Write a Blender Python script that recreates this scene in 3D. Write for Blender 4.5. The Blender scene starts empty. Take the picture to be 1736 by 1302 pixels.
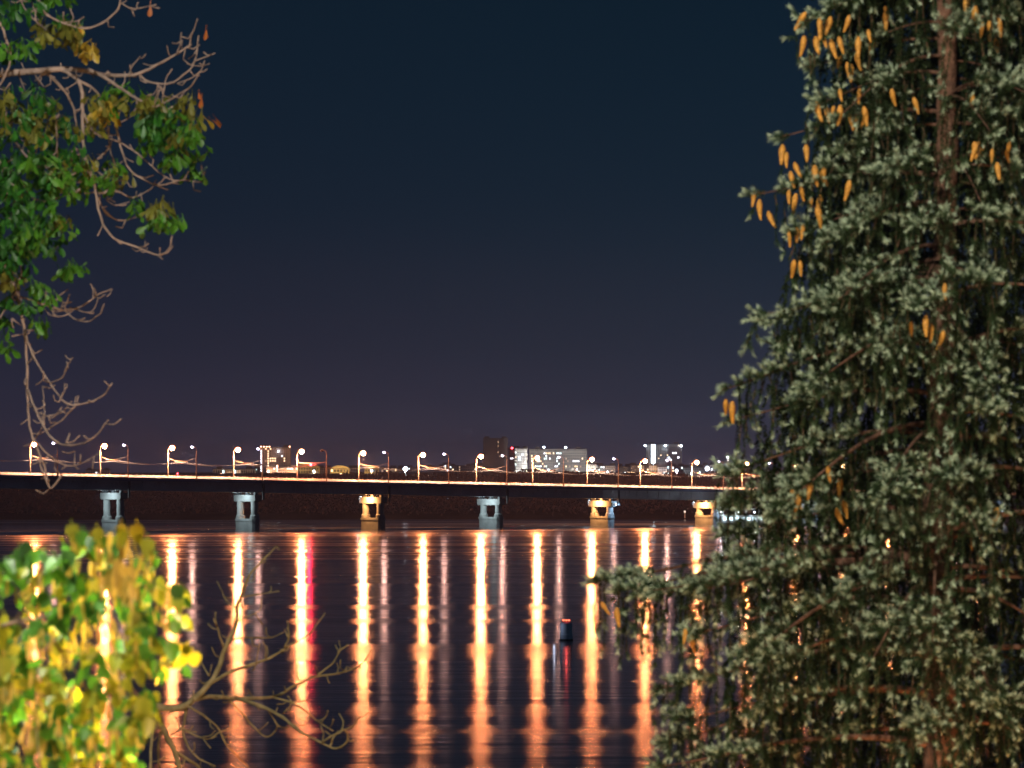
import bpy, math, random
import numpy as np
from mathutils import Vector, Matrix

random.seed(11)
rng = np.random.default_rng(11)
S = bpy.context.scene
COL = S.collection

# ------------------------------------------------------------------ camera, sky, exposure
F = 4822.0          # focal length in photograph pixels (100 mm on 36 mm film, 1736 px wide)
H = 14.3            # eye height above the river
CX, HY = 868.0, 828.0

def P(px, py, Y):
    """the place at distance Y seen at that spot of the photograph"""
    return Vector(((px - CX) / F * Y, Y, H + (HY - py) / F * Y))

cam = bpy.data.cameras.new('camera')
cam.lens = 100.0
cam.sensor_width = 36.0
cam.shift_y = (HY - 651.0) / 1736.0
cam.clip_start = 0.1
cam.clip_end = 30000
cam.dof.use_dof = True
cam.dof.focus_distance = 950
cam.dof.aperture_fstop = 10.0
cam_o = bpy.data.objects.new('camera', cam)
COL.objects.link(cam_o)
cam_o.location = (0, 0, H)
cam_o.rotation_euler = (math.radians(90), 0, 0)
S.camera = cam_o

S.view_settings.view_transform = 'Standard'
S.view_settings.look = 'None'
S.view_settings.exposure = 0.0
S.view_settings.gamma = 1.0
S.view_settings.use_curve_mapping = False
S.render.engine = 'CYCLES'
cy = S.cycles
cy.use_denoising = True
cy.max_bounces = 5
cy.diffuse_bounces = 2
cy.glossy_bounces = 3
cy.transmission_bounces = 3
cy.volume_bounces = 0
cy.transparent_max_bounces = 8
cy.sample_clamp_indirect = 4
cy.sample_clamp_direct = 0
cy.caustics_reflective = True
cy.blur_glossy = 1.0
cy.caustics_refractive = False

W = bpy.data.worlds.new('World')
S.world = W
W.use_nodes = True
nt = W.node_tree
nt.nodes.clear()
wo = nt.nodes.new('ShaderNodeOutputWorld')
bg = nt.nodes.new('ShaderNodeBackground')
tc = nt.nodes.new('ShaderNodeTexCoord')
sp = nt.nodes.new('ShaderNodeSeparateXYZ')
nt.links.new(tc.outputs['Generated'], sp.inputs[0])

def wramp(stops):
    mr = nt.nodes.new('ShaderNodeMapRange')
    mr.inputs['From Min'].default_value = 0.0
    mr.inputs['From Max'].default_value = 0.4
    nt.links.new(sp.outputs['Z'], mr.inputs['Value'])
    r = nt.nodes.new('ShaderNodeValToRGB')
    r.color_ramp.interpolation = 'B_SPLINE'
    e = r.color_ramp.elements
    while len(e) < len(stops):
        e.new(0.5)
    for k, (z, c) in enumerate(stops):
        e[k].position = z / 0.4
        e[k].color = (*c, 1)
    nt.links.new(mr.outputs[0], r.inputs['Fac'])
    return r
# night sky over a lit town: purple over the west bank, bluer to the east, navy overhead
ra = wramp([(0.0, (.046, .045, .080)), (0.02, (.0260, .0290, .057)), (0.05, (.0120, .0175, .036)), (0.10, (.0066, .0135, .0270)),
            (0.17, (.0036, .0120, .0240)), (0.40, (.0036, .0100, .0200))])
rb = wramp([(0.0, (.054, .064, .108)), (0.02, (.0330, .0450, .078)), (0.05, (.0150, .0275, .047)), (0.10, (.0074, .0180, .032)),
            (0.17, (.0028, .0125, .0240)), (0.40, (.0030, .0095, .0190))])
mx = nt.nodes.new('ShaderNodeMix')
mx.data_type = 'RGBA'
mxr = nt.nodes.new('ShaderNodeMapRange')
mxr.interpolation_type = 'SMOOTHSTEP'
mxr.inputs['From Min'].default_value = -0.22
mxr.inputs['From Max'].default_value = 0.16
nt.links.new(sp.outputs['X'], mxr.inputs['Value'])
nt.links.new(mxr.outputs[0], mx.inputs['Factor'])
nt.links.new(ra.outputs[0], mx.inputs['A'])
nt.links.new(rb.outputs[0], mx.inputs['B'])
nt.links.new(mx.outputs['Result'], bg.inputs['Color'])
bg.inputs['Strength'].default_value = 1.0
nt.links.new(bg.outputs[0], wo.inputs['Surface'])

# ------------------------------------------------------------------ materials
def principled(name, col, rough=0.7, spec=0.3, var=0.0, vscale=3.0, metal=0.0, bump=0.0, bscale=40.0, stretch=(1, 1, 1)):
    m = bpy.data.materials.new(name)
    m.use_nodes = True
    n = m.node_tree
    b = n.nodes['Principled BSDF']
    b.inputs['Base Color'].default_value = (*col, 1)
    b.inputs['Roughness'].default_value = rough
    b.inputs['Specular IOR Level'].default_value = spec
    b.inputs['Metallic'].default_value = metal
    t = None
    if var or bump:
        t = n.nodes.new('ShaderNodeTexCoord')
        mp = n.nodes.new('ShaderNodeMapping')
        mp.inputs['Scale'].default_value = stretch
        n.links.new(t.outputs['Object'], mp.inputs[0])
    if var:
        z = n.nodes.new('ShaderNodeTexNoise')
        z.inputs['Scale'].default_value = vscale
        z.inputs['Detail'].default_value = 5
        n.links.new(mp.outputs[0], z.inputs['Vector'])
        r = n.nodes.new('ShaderNodeValToRGB')
        e = r.color_ramp.elements
        e[0].position, e[1].position = .3, .7
        e[0].color = (*[c * (1 - var) for c in col], 1)
        e[1].color = (*[min(1, c * (1 + var)) for c in col], 1)
        n.links.new(z.outputs['Fac'], r.inputs[0])
        n.links.new(r.outputs[0], b.inputs['Base Color'])
    if bump:
        z = n.nodes.new('ShaderNodeTexNoise')
        z.inputs['Scale'].default_value = bscale
        z.inputs['Detail'].default_value = 4
        n.links.new(mp.outputs[0], z.inputs['Vector'])
        bn = n.nodes.new('ShaderNodeBump')
        bn.inputs['Strength'].default_value = bump
        bn.inputs['Distance'].default_value = 0.02
        n.links.new(z.outputs['Fac'], bn.inputs['Height'])
        n.links.new(bn.outputs[0], b.inputs['Normal'])
    return m

def emissive(name, col, strength, sample=False):
    m = bpy.data.materials.new(name)
    m.use_nodes = True
    n = m.node_tree
    n.nodes.clear()
    o = n.nodes.new('ShaderNodeOutputMaterial')
    e = n.nodes.new('ShaderNodeEmission')
    e.inputs['Color'].default_value = (*col, 1)
    e.inputs['Strength'].default_value = strength
    n.links.new(e.outputs[0], o.inputs['Surface'])
    m.cycles.emission_sampling = 'FRONT' if sample else 'NONE'
    return m

def leafy(name, col, trans, var=0.35, gloss=0.03):
    """leaf: diffuse and let-through light, a little sheen; tone differs from leaf to leaf"""
    m = bpy.data.materials.new(name)
    m.use_nodes = True
    n = m.node_tree
    n.nodes.clear()
    o = n.nodes.new('ShaderNodeOutputMaterial')
    geo = n.nodes.new('ShaderNodeNewGeometry')
    oi = n.nodes.new('ShaderNodeObjectInfo')
    ad = n.nodes.new('ShaderNodeMath')
    ad.operation = 'ADD'
    n.links.new(geo.outputs['Random Per Island'], ad.inputs[0])
    n.links.new(oi.outputs['Random'], ad.inputs[1])
    fr = n.nodes.new('ShaderNodeMath')
    fr.operation = 'FRACT'
    n.links.new(ad.outputs[0], fr.inputs[0])
    hs = n.nodes.new('ShaderNodeHueSaturation')
    mr = n.nodes.new('ShaderNodeMapRange')
    mr.inputs['To Min'].default_value = 1 - var
    mr.inputs['To Max'].default_value = 1 + var
    n.links.new(fr.outputs[0], mr.inputs['Value'])
    n.links.new(mr.outputs[0], hs.inputs['Value'])
    hs.inputs['Color'].default_value = (*col, 1)
    ht = n.nodes.new('ShaderNodeHueSaturation')
    ht.inputs['Color'].default_value = (*trans, 1)
    n.links.new(mr.outputs[0], ht.inputs['Value'])
    d = n.nodes.new('ShaderNodeBsdfDiffuse')
    t = n.nodes.new('ShaderNodeBsdfTranslucent')
    g = n.nodes.new('ShaderNodeBsdfGlossy')
    g.inputs['Roughness'].default_value = .45
    n.links.new(hs.outputs[0], d.inputs['Color'])
    n.links.new(ht.outputs[0], t.inputs['Color'])
    a = n.nodes.new('ShaderNodeMixShader')
    a.inputs[0].default_value = .42
    n.links.new(d.outputs[0], a.inputs[1])
    n.links.new(t.outputs[0], a.inputs[2])
    b = n.nodes.new('ShaderNodeMixShader')
    b.inputs[0].default_value = gloss
    n.links.new(a.outputs[0], b.inputs[1])
    n.links.new(g.outputs[0], b.inputs[2])
    n.links.new(b.outputs[0], o.inputs['Surface'])
    return m

M = {}
M['concrete'] = principled('pier_concrete', (.36, .36, .35), .85, .2, .22, .35)
M['girder'] = principled('girder_paint', (.74, .73, .78), .6, .3, .2, .15)
M['girder_edge'] = principled('girder_flange', (.66, .67, .70), .6, .3)
M['fascia'] = principled('deck_fascia', (.26, .27, .40), .7, .3, .2, .3)
M['asphalt'] = principled('asphalt', (.05, .05, .05), .85, .3, .2, 1.0)
M['rail'] = principled('rail_paint', (.80, .79, .76), .6, .3, .15, .6)
M['parapet'] = principled('parapet_concrete', (.34, .33, .31), .8, .2, .25, .5)
M['pole'] = principled('lamp_pole_concrete', (.42, .40, .37), .7, .3, .1, 1.5)
M['lamp_metal'] = principled('lamp_metal', (.25, .25, .26), .5, .4)
M['bearing'] = principled('bearing_steel', (.12, .12, .13), .6, .4)
M['wire'] = principled('overhead_wire', (.30, .27, .25), .5, .5)
M['bank'] = principled('bank_soil', (.10, .075, .055), .9, .1, .4, .05)
M['ground'] = principled('embankment_grass', (.05, .07, .03), .9, .1, .4, .8, bump=.6, bscale=6)
M['paving'] = principled('promenade_paving', (.22, .21, .20), .85, .2, .2, 1.5)
M['wood_leaf'] = principled('far_wood_leaves', (.12, .09, .09), .9, .1, .10, .02)
M['bark'] = principled('bark', (.20, .135, .10), .9, .15, .4, 18, bump=.8, bscale=60, stretch=(1, 1, .35))
M['twig'] = principled('grey_twig_bark', (.30, .215, .18), .85, .2, .3, 25, bump=.4, bscale=120)
M['olive_bark'] = principled('olive_bark', (.20, .155, .075), .85, .2, .35, 25, bump=.4, bscale=120)
M['spruce_bark'] = principled('spruce_bark', (.13, .068, .045), .9, .1, .55, 22, bump=1.0, bscale=70)
M['buoy'] = principled('buoy_paint', (.72, .76, .84), .5, .4, .1, 2)
M['dark'] = principled('dark_metal', (.03, .03, .035), .6, .4)
M['white_paint'] = principled('white_paint', (.75, .77, .78), .5, .4, .08, .4)
M['hull'] = principled('hull_paint', (.10, .13, .2), .5, .4)
M['glass'] = principled('dark_window_glass', (.03, .035, .045), .15, .5)
M['wall_grey'] = principled('panel_grey', (.34, .34, .33), .85, .2, .15, .06)
M['wall_dark'] = principled('brick_dark', (.10, .085, .085), .85, .2, .2, .06)
M['wall_pink'] = principled('render_pink', (.45, .33, .29), .85, .2, .15, .06)
M['wall_yellow'] = principled('render_yellow', (.62, .46, .20), .85, .2, .15, .06)
M['wall_white'] = principled('render_white', (.62, .62, .62), .85, .2, .15, .06)
M['roof'] = principled('roof_felt', (.06, .055, .055), .9, .2)
M['lit_white'] = emissive('lit_window_white', (.86, .90, 1.0), 6.5)
M['lit_cool'] = emissive('lit_window_cool', (.70, .95, 1.0), 5.0)
M['lit_warm'] = emissive('lit_window_warm', (1.0, .66, .38), 4.5)
M['lit_dim'] = emissive('lit_window_dim', (1.0, .62, .40), 1.0)
M['strip'] = emissive('lit_stair_strip', (.72, .88, 1.0), 14.0)
M['red_light'] = emissive('red_light', (1.0, .05, .07), 30.0)
M['red_soft'] = emissive('buoy_red_light', (1.0, .16, .08), 3.5)
M['white_light'] = emissive('white_light', (.72, .86, 1.0), 30.0)
M['warm_light'] = emissive('warm_light', (1.0, .45, .25), 16.0)
M['far_lens'] = emissive('sodium_lens', (1.0, .55, .25), 160.0)
M['far_halo_bowl'] = emissive('sodium_halo_bowl', (1.0, .20, .045), 3.6)  # orange glow standing for the halo round the lamp
M['near_lens'] = emissive('white_lens', (.80, .74, 1.0), 14.0)
M['flood_lens'] = emissive('flood_lens', (.62, .82, 1.0), 22.0)
M['unseen_globe'] = emissive('unseen_globe', (1.0, .82, .6), 12.0)
M['cone'] = principled('spruce_cone', (.46, .215, .035), .6, .3, .5, 110)

# leaves
M['leaf_green'] = leafy('chestnut_leaf_green', (.065, .20, .014), (.075, .27, .006))
M['leaf_dark'] = leafy('chestnut_leaf_dark', (.028, .13, .014), (.03, .18, .006))
M['leaf_olive'] = leafy('chestnut_leaf_olive', (.17, .17, .024), (.18, .18, .010))
M['leaf_yellow'] = leafy('autumn_leaf_yellow', (.44, .30, .03), (.50, .29, .01))
M['leaf_orange'] = leafy('autumn_leaf_orange', (.52, .16, .04), (.55, .16, .02))
M['linden_green'] = leafy('linden_leaf_green', (.060, .19, .020), (.09, .27, .012))
M['linden_dark'] = leafy('linden_leaf_dark', (.035, .10, .020), (.05, .15, .012))
M['linden_lime'] = leafy('linden_leaf_lime', (.20, .24, .02), (.30, .29, .01))
M['linden_yellow'] = leafy('linden_leaf_yellow', (.38, .31, .022), (.46, .38, .010))
M['bract'] = leafy('linden_bract', (.50, .37, .07), (.46, .34, .03), gloss=.05)

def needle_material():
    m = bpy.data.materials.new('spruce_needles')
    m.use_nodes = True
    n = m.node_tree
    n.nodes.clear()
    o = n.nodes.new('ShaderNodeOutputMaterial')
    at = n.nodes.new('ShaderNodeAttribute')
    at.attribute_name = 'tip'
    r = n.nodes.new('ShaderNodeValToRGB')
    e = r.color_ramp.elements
    e[0].color = (.020, .028, .010, 1)  # old needles, darkened to hold the crown's inner shade
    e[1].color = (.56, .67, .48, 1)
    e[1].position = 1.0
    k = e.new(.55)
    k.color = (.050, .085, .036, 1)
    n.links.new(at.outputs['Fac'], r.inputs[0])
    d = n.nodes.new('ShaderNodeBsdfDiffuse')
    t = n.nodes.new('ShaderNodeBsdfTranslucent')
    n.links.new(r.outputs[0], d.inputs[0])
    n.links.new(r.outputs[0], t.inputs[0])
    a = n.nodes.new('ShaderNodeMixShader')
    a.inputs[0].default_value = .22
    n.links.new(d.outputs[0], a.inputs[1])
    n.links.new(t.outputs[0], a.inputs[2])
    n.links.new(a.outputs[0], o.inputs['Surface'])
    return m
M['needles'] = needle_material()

def water_material():
    m = bpy.data.materials.new('river_water')
    m.use_nodes = True
    n = m.node_tree
    b = n.nodes['Principled BSDF']
    b.inputs['Base Color'].default_value = (.006, .007, .011, 1)
    b.inputs['IOR'].default_value = 1.333
    t = n.nodes.new('ShaderNodeTexCoord')
    def noise(scale, detail=3, off=0.0, rough=.5):
        mp = n.nodes.new('ShaderNodeMapping')
        mp.inputs['Scale'].default_value = scale
        mp.inputs['Location'].default_value = (off, off * .7, 0)
        n.links.new(t.outputs['Object'], mp.inputs[0])
        z = n.nodes.new('ShaderNodeTexNoise')
        z.inputs['Scale'].default_value = 1.0
        z.inputs['Detail'].default_value = detail
        z.inputs['Roughness'].default_value = rough
        n.links.new(mp.outputs[0], z.inputs['Vector'])
        return z.outputs['Fac']
    n.nodes.remove(b)
    out = n.nodes['Material Output']
    def math_(op, a, b_=None, c=None):
        k = n.nodes.new('ShaderNodeMath'); k.operation = op
        for i, v in enumerate((a, b_, c)):
            if v is None: continue
            if isinstance(v, (int, float)): k.inputs[i].default_value = v
            else: n.links.new(v, k.inputs[i])
        return k.outputs[0]
    def mrange(v, a, b_, c, e, smooth=True):
        k = n.nodes.new('ShaderNodeMapRange')
        if smooth: k.interpolation_type = 'SMOOTHSTEP'
        for nm, q in zip(('From Min', 'From Max', 'To Min', 'To Max'), (a, b_, c, e)):
            k.inputs[nm].default_value = q
        n.links.new(v, k.inputs['Value'])
        return k.outputs[0]
    # wind lanes and calm slicks: long across the view, narrow along it
    lanes = noise((.0016, .022, 1), 3, 8.6)
    rip = noise((.004, .16, 1), 2, 9.7)
    base = mrange(lanes, .36, .66, CALM, ROUGH)
    base = math_('MULTIPLY', base, mrange(rip, .34, .66, .80, 1.14))
    sx = n.nodes.new('ShaderNodeSeparateXYZ')
    n.links.new(t.outputs['Object'], sx.inputs[0])
    # the breeze ruffles the belt along the bridge, in streaky cat's-paws
    belt = mrange(sx.outputs['Y'], 440, 620, 0, 1)
    paws = noise((.0035, .055, 1), 4, 1.3, .65)
    ruf = math_('MULTIPLY', belt, mrange(paws, .44, .62, 0.03, 1))
    fine = noise((.05, .30, 1), 3, 5.5, .6)
    bn = n.nodes.new('ShaderNodeBump')
    bn.inputs['Strength'].default_value = 1.0
    bn.inputs['Distance'].default_value = .05
    n.links.new(fine, bn.inputs['Height'])
    def glossy(dist, r):
        g = n.nodes.new('ShaderNodeBsdfAnisotropic') if False else n.nodes.new('ShaderNodeBsdfGlossy')
        g.distribution = dist
        g.inputs['Color'].default_value = (1, 1, 1, 1)
        n.links.new(r, g.inputs['Roughness'])
        n.links.new(bn.outputs[0], g.inputs['Normal'])
        return g.outputs[0]
    g1 = glossy('BECKMANN', base)
    g2 = glossy('GGX', math_('MULTIPLY', base, 1.9))
    ms = n.nodes.new('ShaderNodeMixShader')
    n.links.new(math_('MULTIPLY_ADD', ruf, .75, .03), ms.inputs[0])
    n.links.new(g1, ms.inputs[1]); n.links.new(g2, ms.inputs[2])
    fr = n.nodes.new('ShaderNodeFresnel')
    fr.inputs['IOR'].default_value = 1.333
    df = n.nodes.new('ShaderNodeBsdfDiffuse')
    df.inputs['Color'].default_value = (.006, .007, .011, 1)
    mf = n.nodes.new('ShaderNodeMixShader')
    n.links.new(fr.outputs[0], mf.inputs[0])
    n.links.new(df.outputs[0], mf.inputs[1]); n.links.new(ms.outputs[0], mf.inputs[2])
    n.links.new(mf.outputs[0], out.inputs['Surface'])
    return m
CALM, ROUGH = .13, .205
M['water'] = water_material()

# ------------------------------------------------------------------ mesh helpers
class MB:
    def __init__(self):
        self.v, self.f, self.mi = [], [], []
    def add(self, vs, fs, mi=0):
        o = len(self.v)
        self.v.extend([tuple(p) for p in vs])
        self.f.extend([tuple(i + o for i in f) for f in fs])
        self.mi.extend([mi] * len(fs))
        return self
    def box(self, c, ax, ay, az, mi=0):
        """box with centre c and half-axis vectors"""
        c, ax, ay, az = Vector(c), Vector(ax), Vector(ay), Vector(az)
        vs = [c + sx * ax + sy * ay + sz * az for sz in (-1, 1) for sy in (-1, 1) for sx in (-1, 1)]
        return self.add(vs, [(0, 2, 3, 1), (4, 5, 7, 6), (0, 1, 5, 4), (2, 6, 7, 3), (0, 4, 6, 2), (1, 3, 7, 5)], mi)
    def abox(self, x0, x1, y0, y1, z0, z1, mi=0):
        return self.box(((x0 + x1) / 2, (y0 + y1) / 2, (z0 + z1) / 2), ((x1 - x0) / 2, 0, 0), (0, (y1 - y0) / 2, 0), (0, 0, (z1 - z0) / 2), mi)
    def tube(self, pts, rad, n=6, mi=0, cap=True):
        pts = [Vector(p) for p in pts]
        if not hasattr(rad, '__len__'):
            rad = [rad] * len(pts)
        vs, fs = [], []
        up = None
        for i, p in enumerate(pts):
            t = (pts[min(i + 1, len(pts) - 1)] - pts[max(i - 1, 0)])
            t = t.normalized() if t.length > 1e-9 else Vector((0, 0, 1))
            if up is None:
                up = Vector((0, 1, 0)) if abs(t.y) < .9 else Vector((1, 0, 0))
            a = (up - t * up.dot(t))
            a = a.normalized() if a.length > 1e-6 else t.orthogonal().normalized()
            up = a
            b = t.cross(a)
            for k in range(n):
                th = 2 * math.pi * k / n
                vs.append(p + (a * math.cos(th) + b * math.sin(th)) * rad[i])
        for i in range(len(pts) - 1):
            for k in range(n):
                k2 = (k + 1) % n
                fs.append((i * n + k, i * n + k2, (i + 1) * n + k2, (i + 1) * n + k))
        if cap:
            fs.append(tuple(range(n - 1, -1, -1)))
            fs.append(tuple((len(pts) - 1) * n + k for k in range(n)))
        return self.add(vs, fs, mi)
    def lathe(self, c, prof, n=12, mi=0, ax=None):
        """profile [(radius, height)] turned round the vertical through c"""
        c = Vector(c)
        vs, fs = [], []
        for r, h in prof:
            for k in range(n):
                th = 2 * math.pi * k / n
                vs.append(c + Vector((r * math.cos(th), r * math.sin(th), h)))
        for i in range(len(prof) - 1):
            for k in range(n):
                k2 = (k + 1) % n
                fs.append((i * n + k, i * n + k2, (i + 1) * n + k2, (i + 1) * n + k))
        fs.append(tuple(range(n - 1, -1, -1)))
        fs.append(tuple((len(prof) - 1) * n + k for k in range(n)))
        return self.add(vs, fs, mi)
    def mesh(self, name, mats, smooth=False):
        me = bpy.data.meshes.new(name)
        me.from_pydata(self.v, [], self.f)
        for m in (mats if isinstance(mats, (list, tuple)) else [mats]):
            me.materials.append(m)
        if any(self.mi):
            me.polygons.foreach_set('material_index', self.mi)
        if smooth:
            me.polygons.foreach_set('use_smooth', [True] * len(self.f))
        me.update()
        return me
    def build(self, name, mats, parent=None, smooth=False):
        return link(name, self.mesh(name, mats, smooth), parent)

def link(name, me, parent=None, mat=None):
    o = bpy.data.objects.new(name, me)
    COL.objects.link(o)
    if parent is not None:
        o.parent = parent
        if mat is None:
            # parts are modelled in world coordinates: undo the parent's own placing
            o.matrix_parent_inverse = world_of(parent).inverted()
    if mat is not None:
        o.matrix_basis = mat
    return o

def world_of(o):
    if o.parent is None:
        return o.matrix_basis.copy()
    return world_of(o.parent) @ o.matrix_parent_inverse @ o.matrix_basis

def thing(name, label, cat, loc, group=None):
    o = bpy.data.objects.new(name, None)
    o.empty_display_size = .3
    COL.objects.link(o)
    o.location = loc
    o['label'] = label
    o['category'] = cat
    if group:
        o['group'] = group
    return o

def struct(o, kind='structure'):
    o['kind'] = kind
    return o

def lamp(name, kind, loc, power, col, radius=.2, aim=None, size=None, blend=.5):
    l = bpy.data.lights.new(name, kind)
    l.energy = power
    l.color = col
    l.shadow_soft_size = radius
    o = bpy.data.objects.new(name, l)
    COL.objects.link(o)
    o.location = loc
    if kind == 'SPOT':
        l.spot_size = math.radians(size or 100)
        l.spot_blend = blend
        d = Vector(aim) - Vector(loc)
        o.rotation_euler = d.to_track_quat('-Z', 'Y').to_euler()
    return o

def smooth_path(pts, k=4):
    """Catmull-Rom through the points (tuples of any size)"""
    pts = [np.array(p, float) for p in pts]
    if len(pts) < 3:
        return pts
    out = []
    q = [2 * pts[0] - pts[1]] + pts + [2 * pts[-1] - pts[-2]]
    for i in range(1, len(q) - 2):
        p0, p1, p2, p3 = q[i - 1], q[i], q[i + 1], q[i + 2]
        for j in range(k):
            t = j / k
            out.append(.5 * ((2 * p1) + (-p0 + p2) * t + (2 * p0 - 5 * p1 + 4 * p2 - p3) * t * t + (-p0 + 3 * p1 - 3 * p2 + p3) * t ** 3))
    out.append(pts[-1])
    return out

ORD = ['first', 'second', 'third', 'fourth', 'fifth', 'sixth', 'seventh', 'eighth', 'ninth', 'tenth', 'eleventh', 'twelfth', 'thirteenth', 'fourteenth',
       'fifteenth', 'sixteenth', 'seventeenth', 'eighteenth', 'nineteenth', 'twentieth', 'twenty-first', 'twenty-second', 'twenty-third']

# ------------------------------------------------------------------ river and banks
o = MB().add([(-3500, 20, 0), (3500, 20, 0), (3500, 1400, 0), (-3500, 1400, 0)], [(0, 1, 2, 3)]).build('river_water', M['water'])
struct(o)
# near embankment: terrace with the camera, slope, promenade, slope into the water
prof = [(-60, 12.6), (2.0, 12.6), (4.2, 10.1), (5.0, 10.0), (16.0, 10.0), (20, 7.5), (26, 2.6), (31, 0.3), (40, -2.5)]
m = MB()
xs = [-120 + 8 * i for i in range(31)]
vs = [(x, y, z) for (y, z) in prof for x in xs]
nx = len(xs)
m.add(vs, [(i * nx + j, i * nx + j + 1, (i + 1) * nx + j + 1, (i + 1) * nx + j) for i in range(len(prof) - 1) for j in range(nx - 1)])
struct(m.build('embankment_ground', M['ground']))
struct(MB().add([(-120, 5.6, 10.006), (120, 5.6, 10.006), (120, 8.4, 10.006), (-120, 8.4, 10.006)], [(0, 1, 2, 3)]).build('promenade_path', M['paving']))
# far bank and the town's hill behind it
m = MB()
prof = [(1319, -1.5), (1327, .3), (1336, 2.2), (1420, 5), (1700, 9), (2300, 17), (3000, 29), (3400, 33), (4300, 38), (6500, 46)]
xs = [-2600 + 130 * i for i in range(41)]
nx = len(xs)
vs = [(x, y + (6 * math.sin(x * .013) if y < 1340 else 0), z + (1.5 * math.sin(x * .004 + y) if y > 1500 else 0)) for (y, z) in prof for x in xs]
m.add(vs, [(i * nx + j, i * nx + j + 1, (i + 1) * nx + j + 1, (i + 1) * nx + j) for i in range(len(prof) - 1) for j in range(nx - 1)])
struct(m.build('far_bank_ground', M['bank'], smooth=True))

# wooded far bank: one mass of leaf clumps with an uneven top
def far_wood():
    n = 90000
    x = rng.uniform(-330, 420, n)
    px = x / 1350 * F + CX
    # skyline of the wood, as heights in the photograph
    kx = [-400, 300, 400, 430, 470, 500, 560, 600, 622, 640, 690, 760, 830, 880, 915, 960, 1010, 1060, 1105, 1150, 1190, 1215, 1260, 1400, 2300]
    ky = [822, 820, 812, 806, 803, 807, 806, 801, 806, 800, 803, 803, 802, 797, 795, 800, 804, 802, 800, 804, 806, 800, 796, 797, 800]
    ytop = np.interp(px, kx, ky) + 1.6 * np.sin(x * .9) + 1.3 * np.sin(x * .37 + 1) + 1.0 * np.sin(x * 2.1 + .5)
    y = 1330 + 60 * rng.random(n) ** 1.3
    ztop = H + (HY - ytop) * 1362 / F
    ground = np.interp(y, [1327, 1336, 1420], [.3, 2.2, 5])
    u = rng.random(n) ** .75
    z = ground + (ztop - ground) * u
    s = rng.uniform(.35, .85, n)
    a = rng.normal(size=(n, 3)); a /= np.linalg.norm(a, axis=1)[:, None]
    b = np.cross(a, rng.normal(size=(n, 3))); b /= np.linalg.norm(b, axis=1)[:, None]
    c = np.stack([x, y, z], 1)
    v = np.stack([c - a * s[:, None], c + a * s[:, None] * .8 + b * s[:, None] * .6, c - b * s[:, None] * .9], 1).reshape(-1, 3)
    me = tri_mesh('far_wood', v, M['wood_leaf'])
    return link('far_wood', me)

def tri_mesh(name, v, mat, attr=None):
    nv = len(v); nf = nv // 3
    me = bpy.data.meshes.new(name)
    me.vertices.add(nv)
    me.vertices.foreach_set('co', np.ascontiguousarray(v, dtype=np.float32).ravel())
    me.loops.add(nv)
    me.loops.foreach_set('vertex_index', np.arange(nv, dtype=np.int32))
    me.polygons.add(nf)
    me.polygons.foreach_set('loop_start', np.arange(0, nv, 3, dtype=np.int32))
    me.polygons.foreach_set('loop_total', np.full(nf, 3, dtype=np.int32))
    me.materials.append(mat)
    if attr is not None:
        at = me.attributes.new('tip', 'FLOAT', 'POINT')
        at.data.foreach_set('value', np.ascontiguousarray(attr, dtype=np.float32))
    me.update(calc_edges=True)
    return me
struct(far_wood(), 'stuff')

# ------------------------------------------------------------------ the bridge
d = Vector((.8, .6, 0)); nrm = Vector((.6, -.8, 0)); UP = Vector((0, 0, 1))
STEP = 25.84
C0 = Vector(((177 - CX) / F * 945, 945, 0)) + 6.35 * nrm
GRADE = -.4 / STEP
def B(s, v, z):
    """s metres along the bridge from the first visible pier, v metres towards the near side, z above the deck there"""
    return C0 + s * d + v * nrm + UP * (17.8 + GRADE * s + z)
S0, S1 = -4.6 * STEP, 19.2 * STEP
bridge = thing('road_bridge', 'long concrete road bridge on twin-column piers crossing the river at night', 'bridge', C0 + UP * 17.8)

def beam(m, s0, s1, v0, v1, z0, z1, mi=0):
    vs = [B(s, v, z) for z in (z0, z1) for v in (v0, v1) for s in (s0, s1)]
    return m.add(vs, [(0, 1, 3, 2), (4, 6, 7, 5), (0, 4, 5, 1), (2, 3, 7, 6), (0, 2, 6, 4), (1, 5, 7, 3)], mi)

beam(MB(), S0, S1, -9.5, 9.5, -.45, -.004).build('deck', M['asphalt'], bridge)
for v in (9.503, -9.75):
    fa = MB(); beam(fa, S0, S1, v, v + .247, -1.0, .12); fa.build('fascia', M['fascia'], bridge)
for v in (-5.2, 0, 5.2):
    g = MB(); beam(g, S0, S1, v - 1.3, v + 1.3, -3.85, -.455)
    go = g.build('girder', M['girder'], bridge)
    g = MB(); beam(g, S0, S1, v - 1.75, v + 1.75, -4.12, -3.853)
    g.build('flange', M['girder_edge'], go)
    if v > 0:
        # web stiffeners on the visible face
        g = MB()
        s = S0 + 2
        while s < S1:
            beam(g, s, s + .12, v + 1.303, v + 1.5, -3.85, -.46)
            s += 5.4
        struct(g.build('stiffener', M['girder'], go), 'stuff')
for v in (-7.3, 7.3):
    cb = MB(); beam(cb, S0, S1, v - .12, v + .12, 0, .18); cb.build('kerb', M['parapet'], bridge)
for v in (-9.49, 7.43):
    pv = MB(); beam(pv, S0, S1, v, v + 2.06, 0, .12); pv.build('footway', M['parapet'], bridge)

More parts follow.
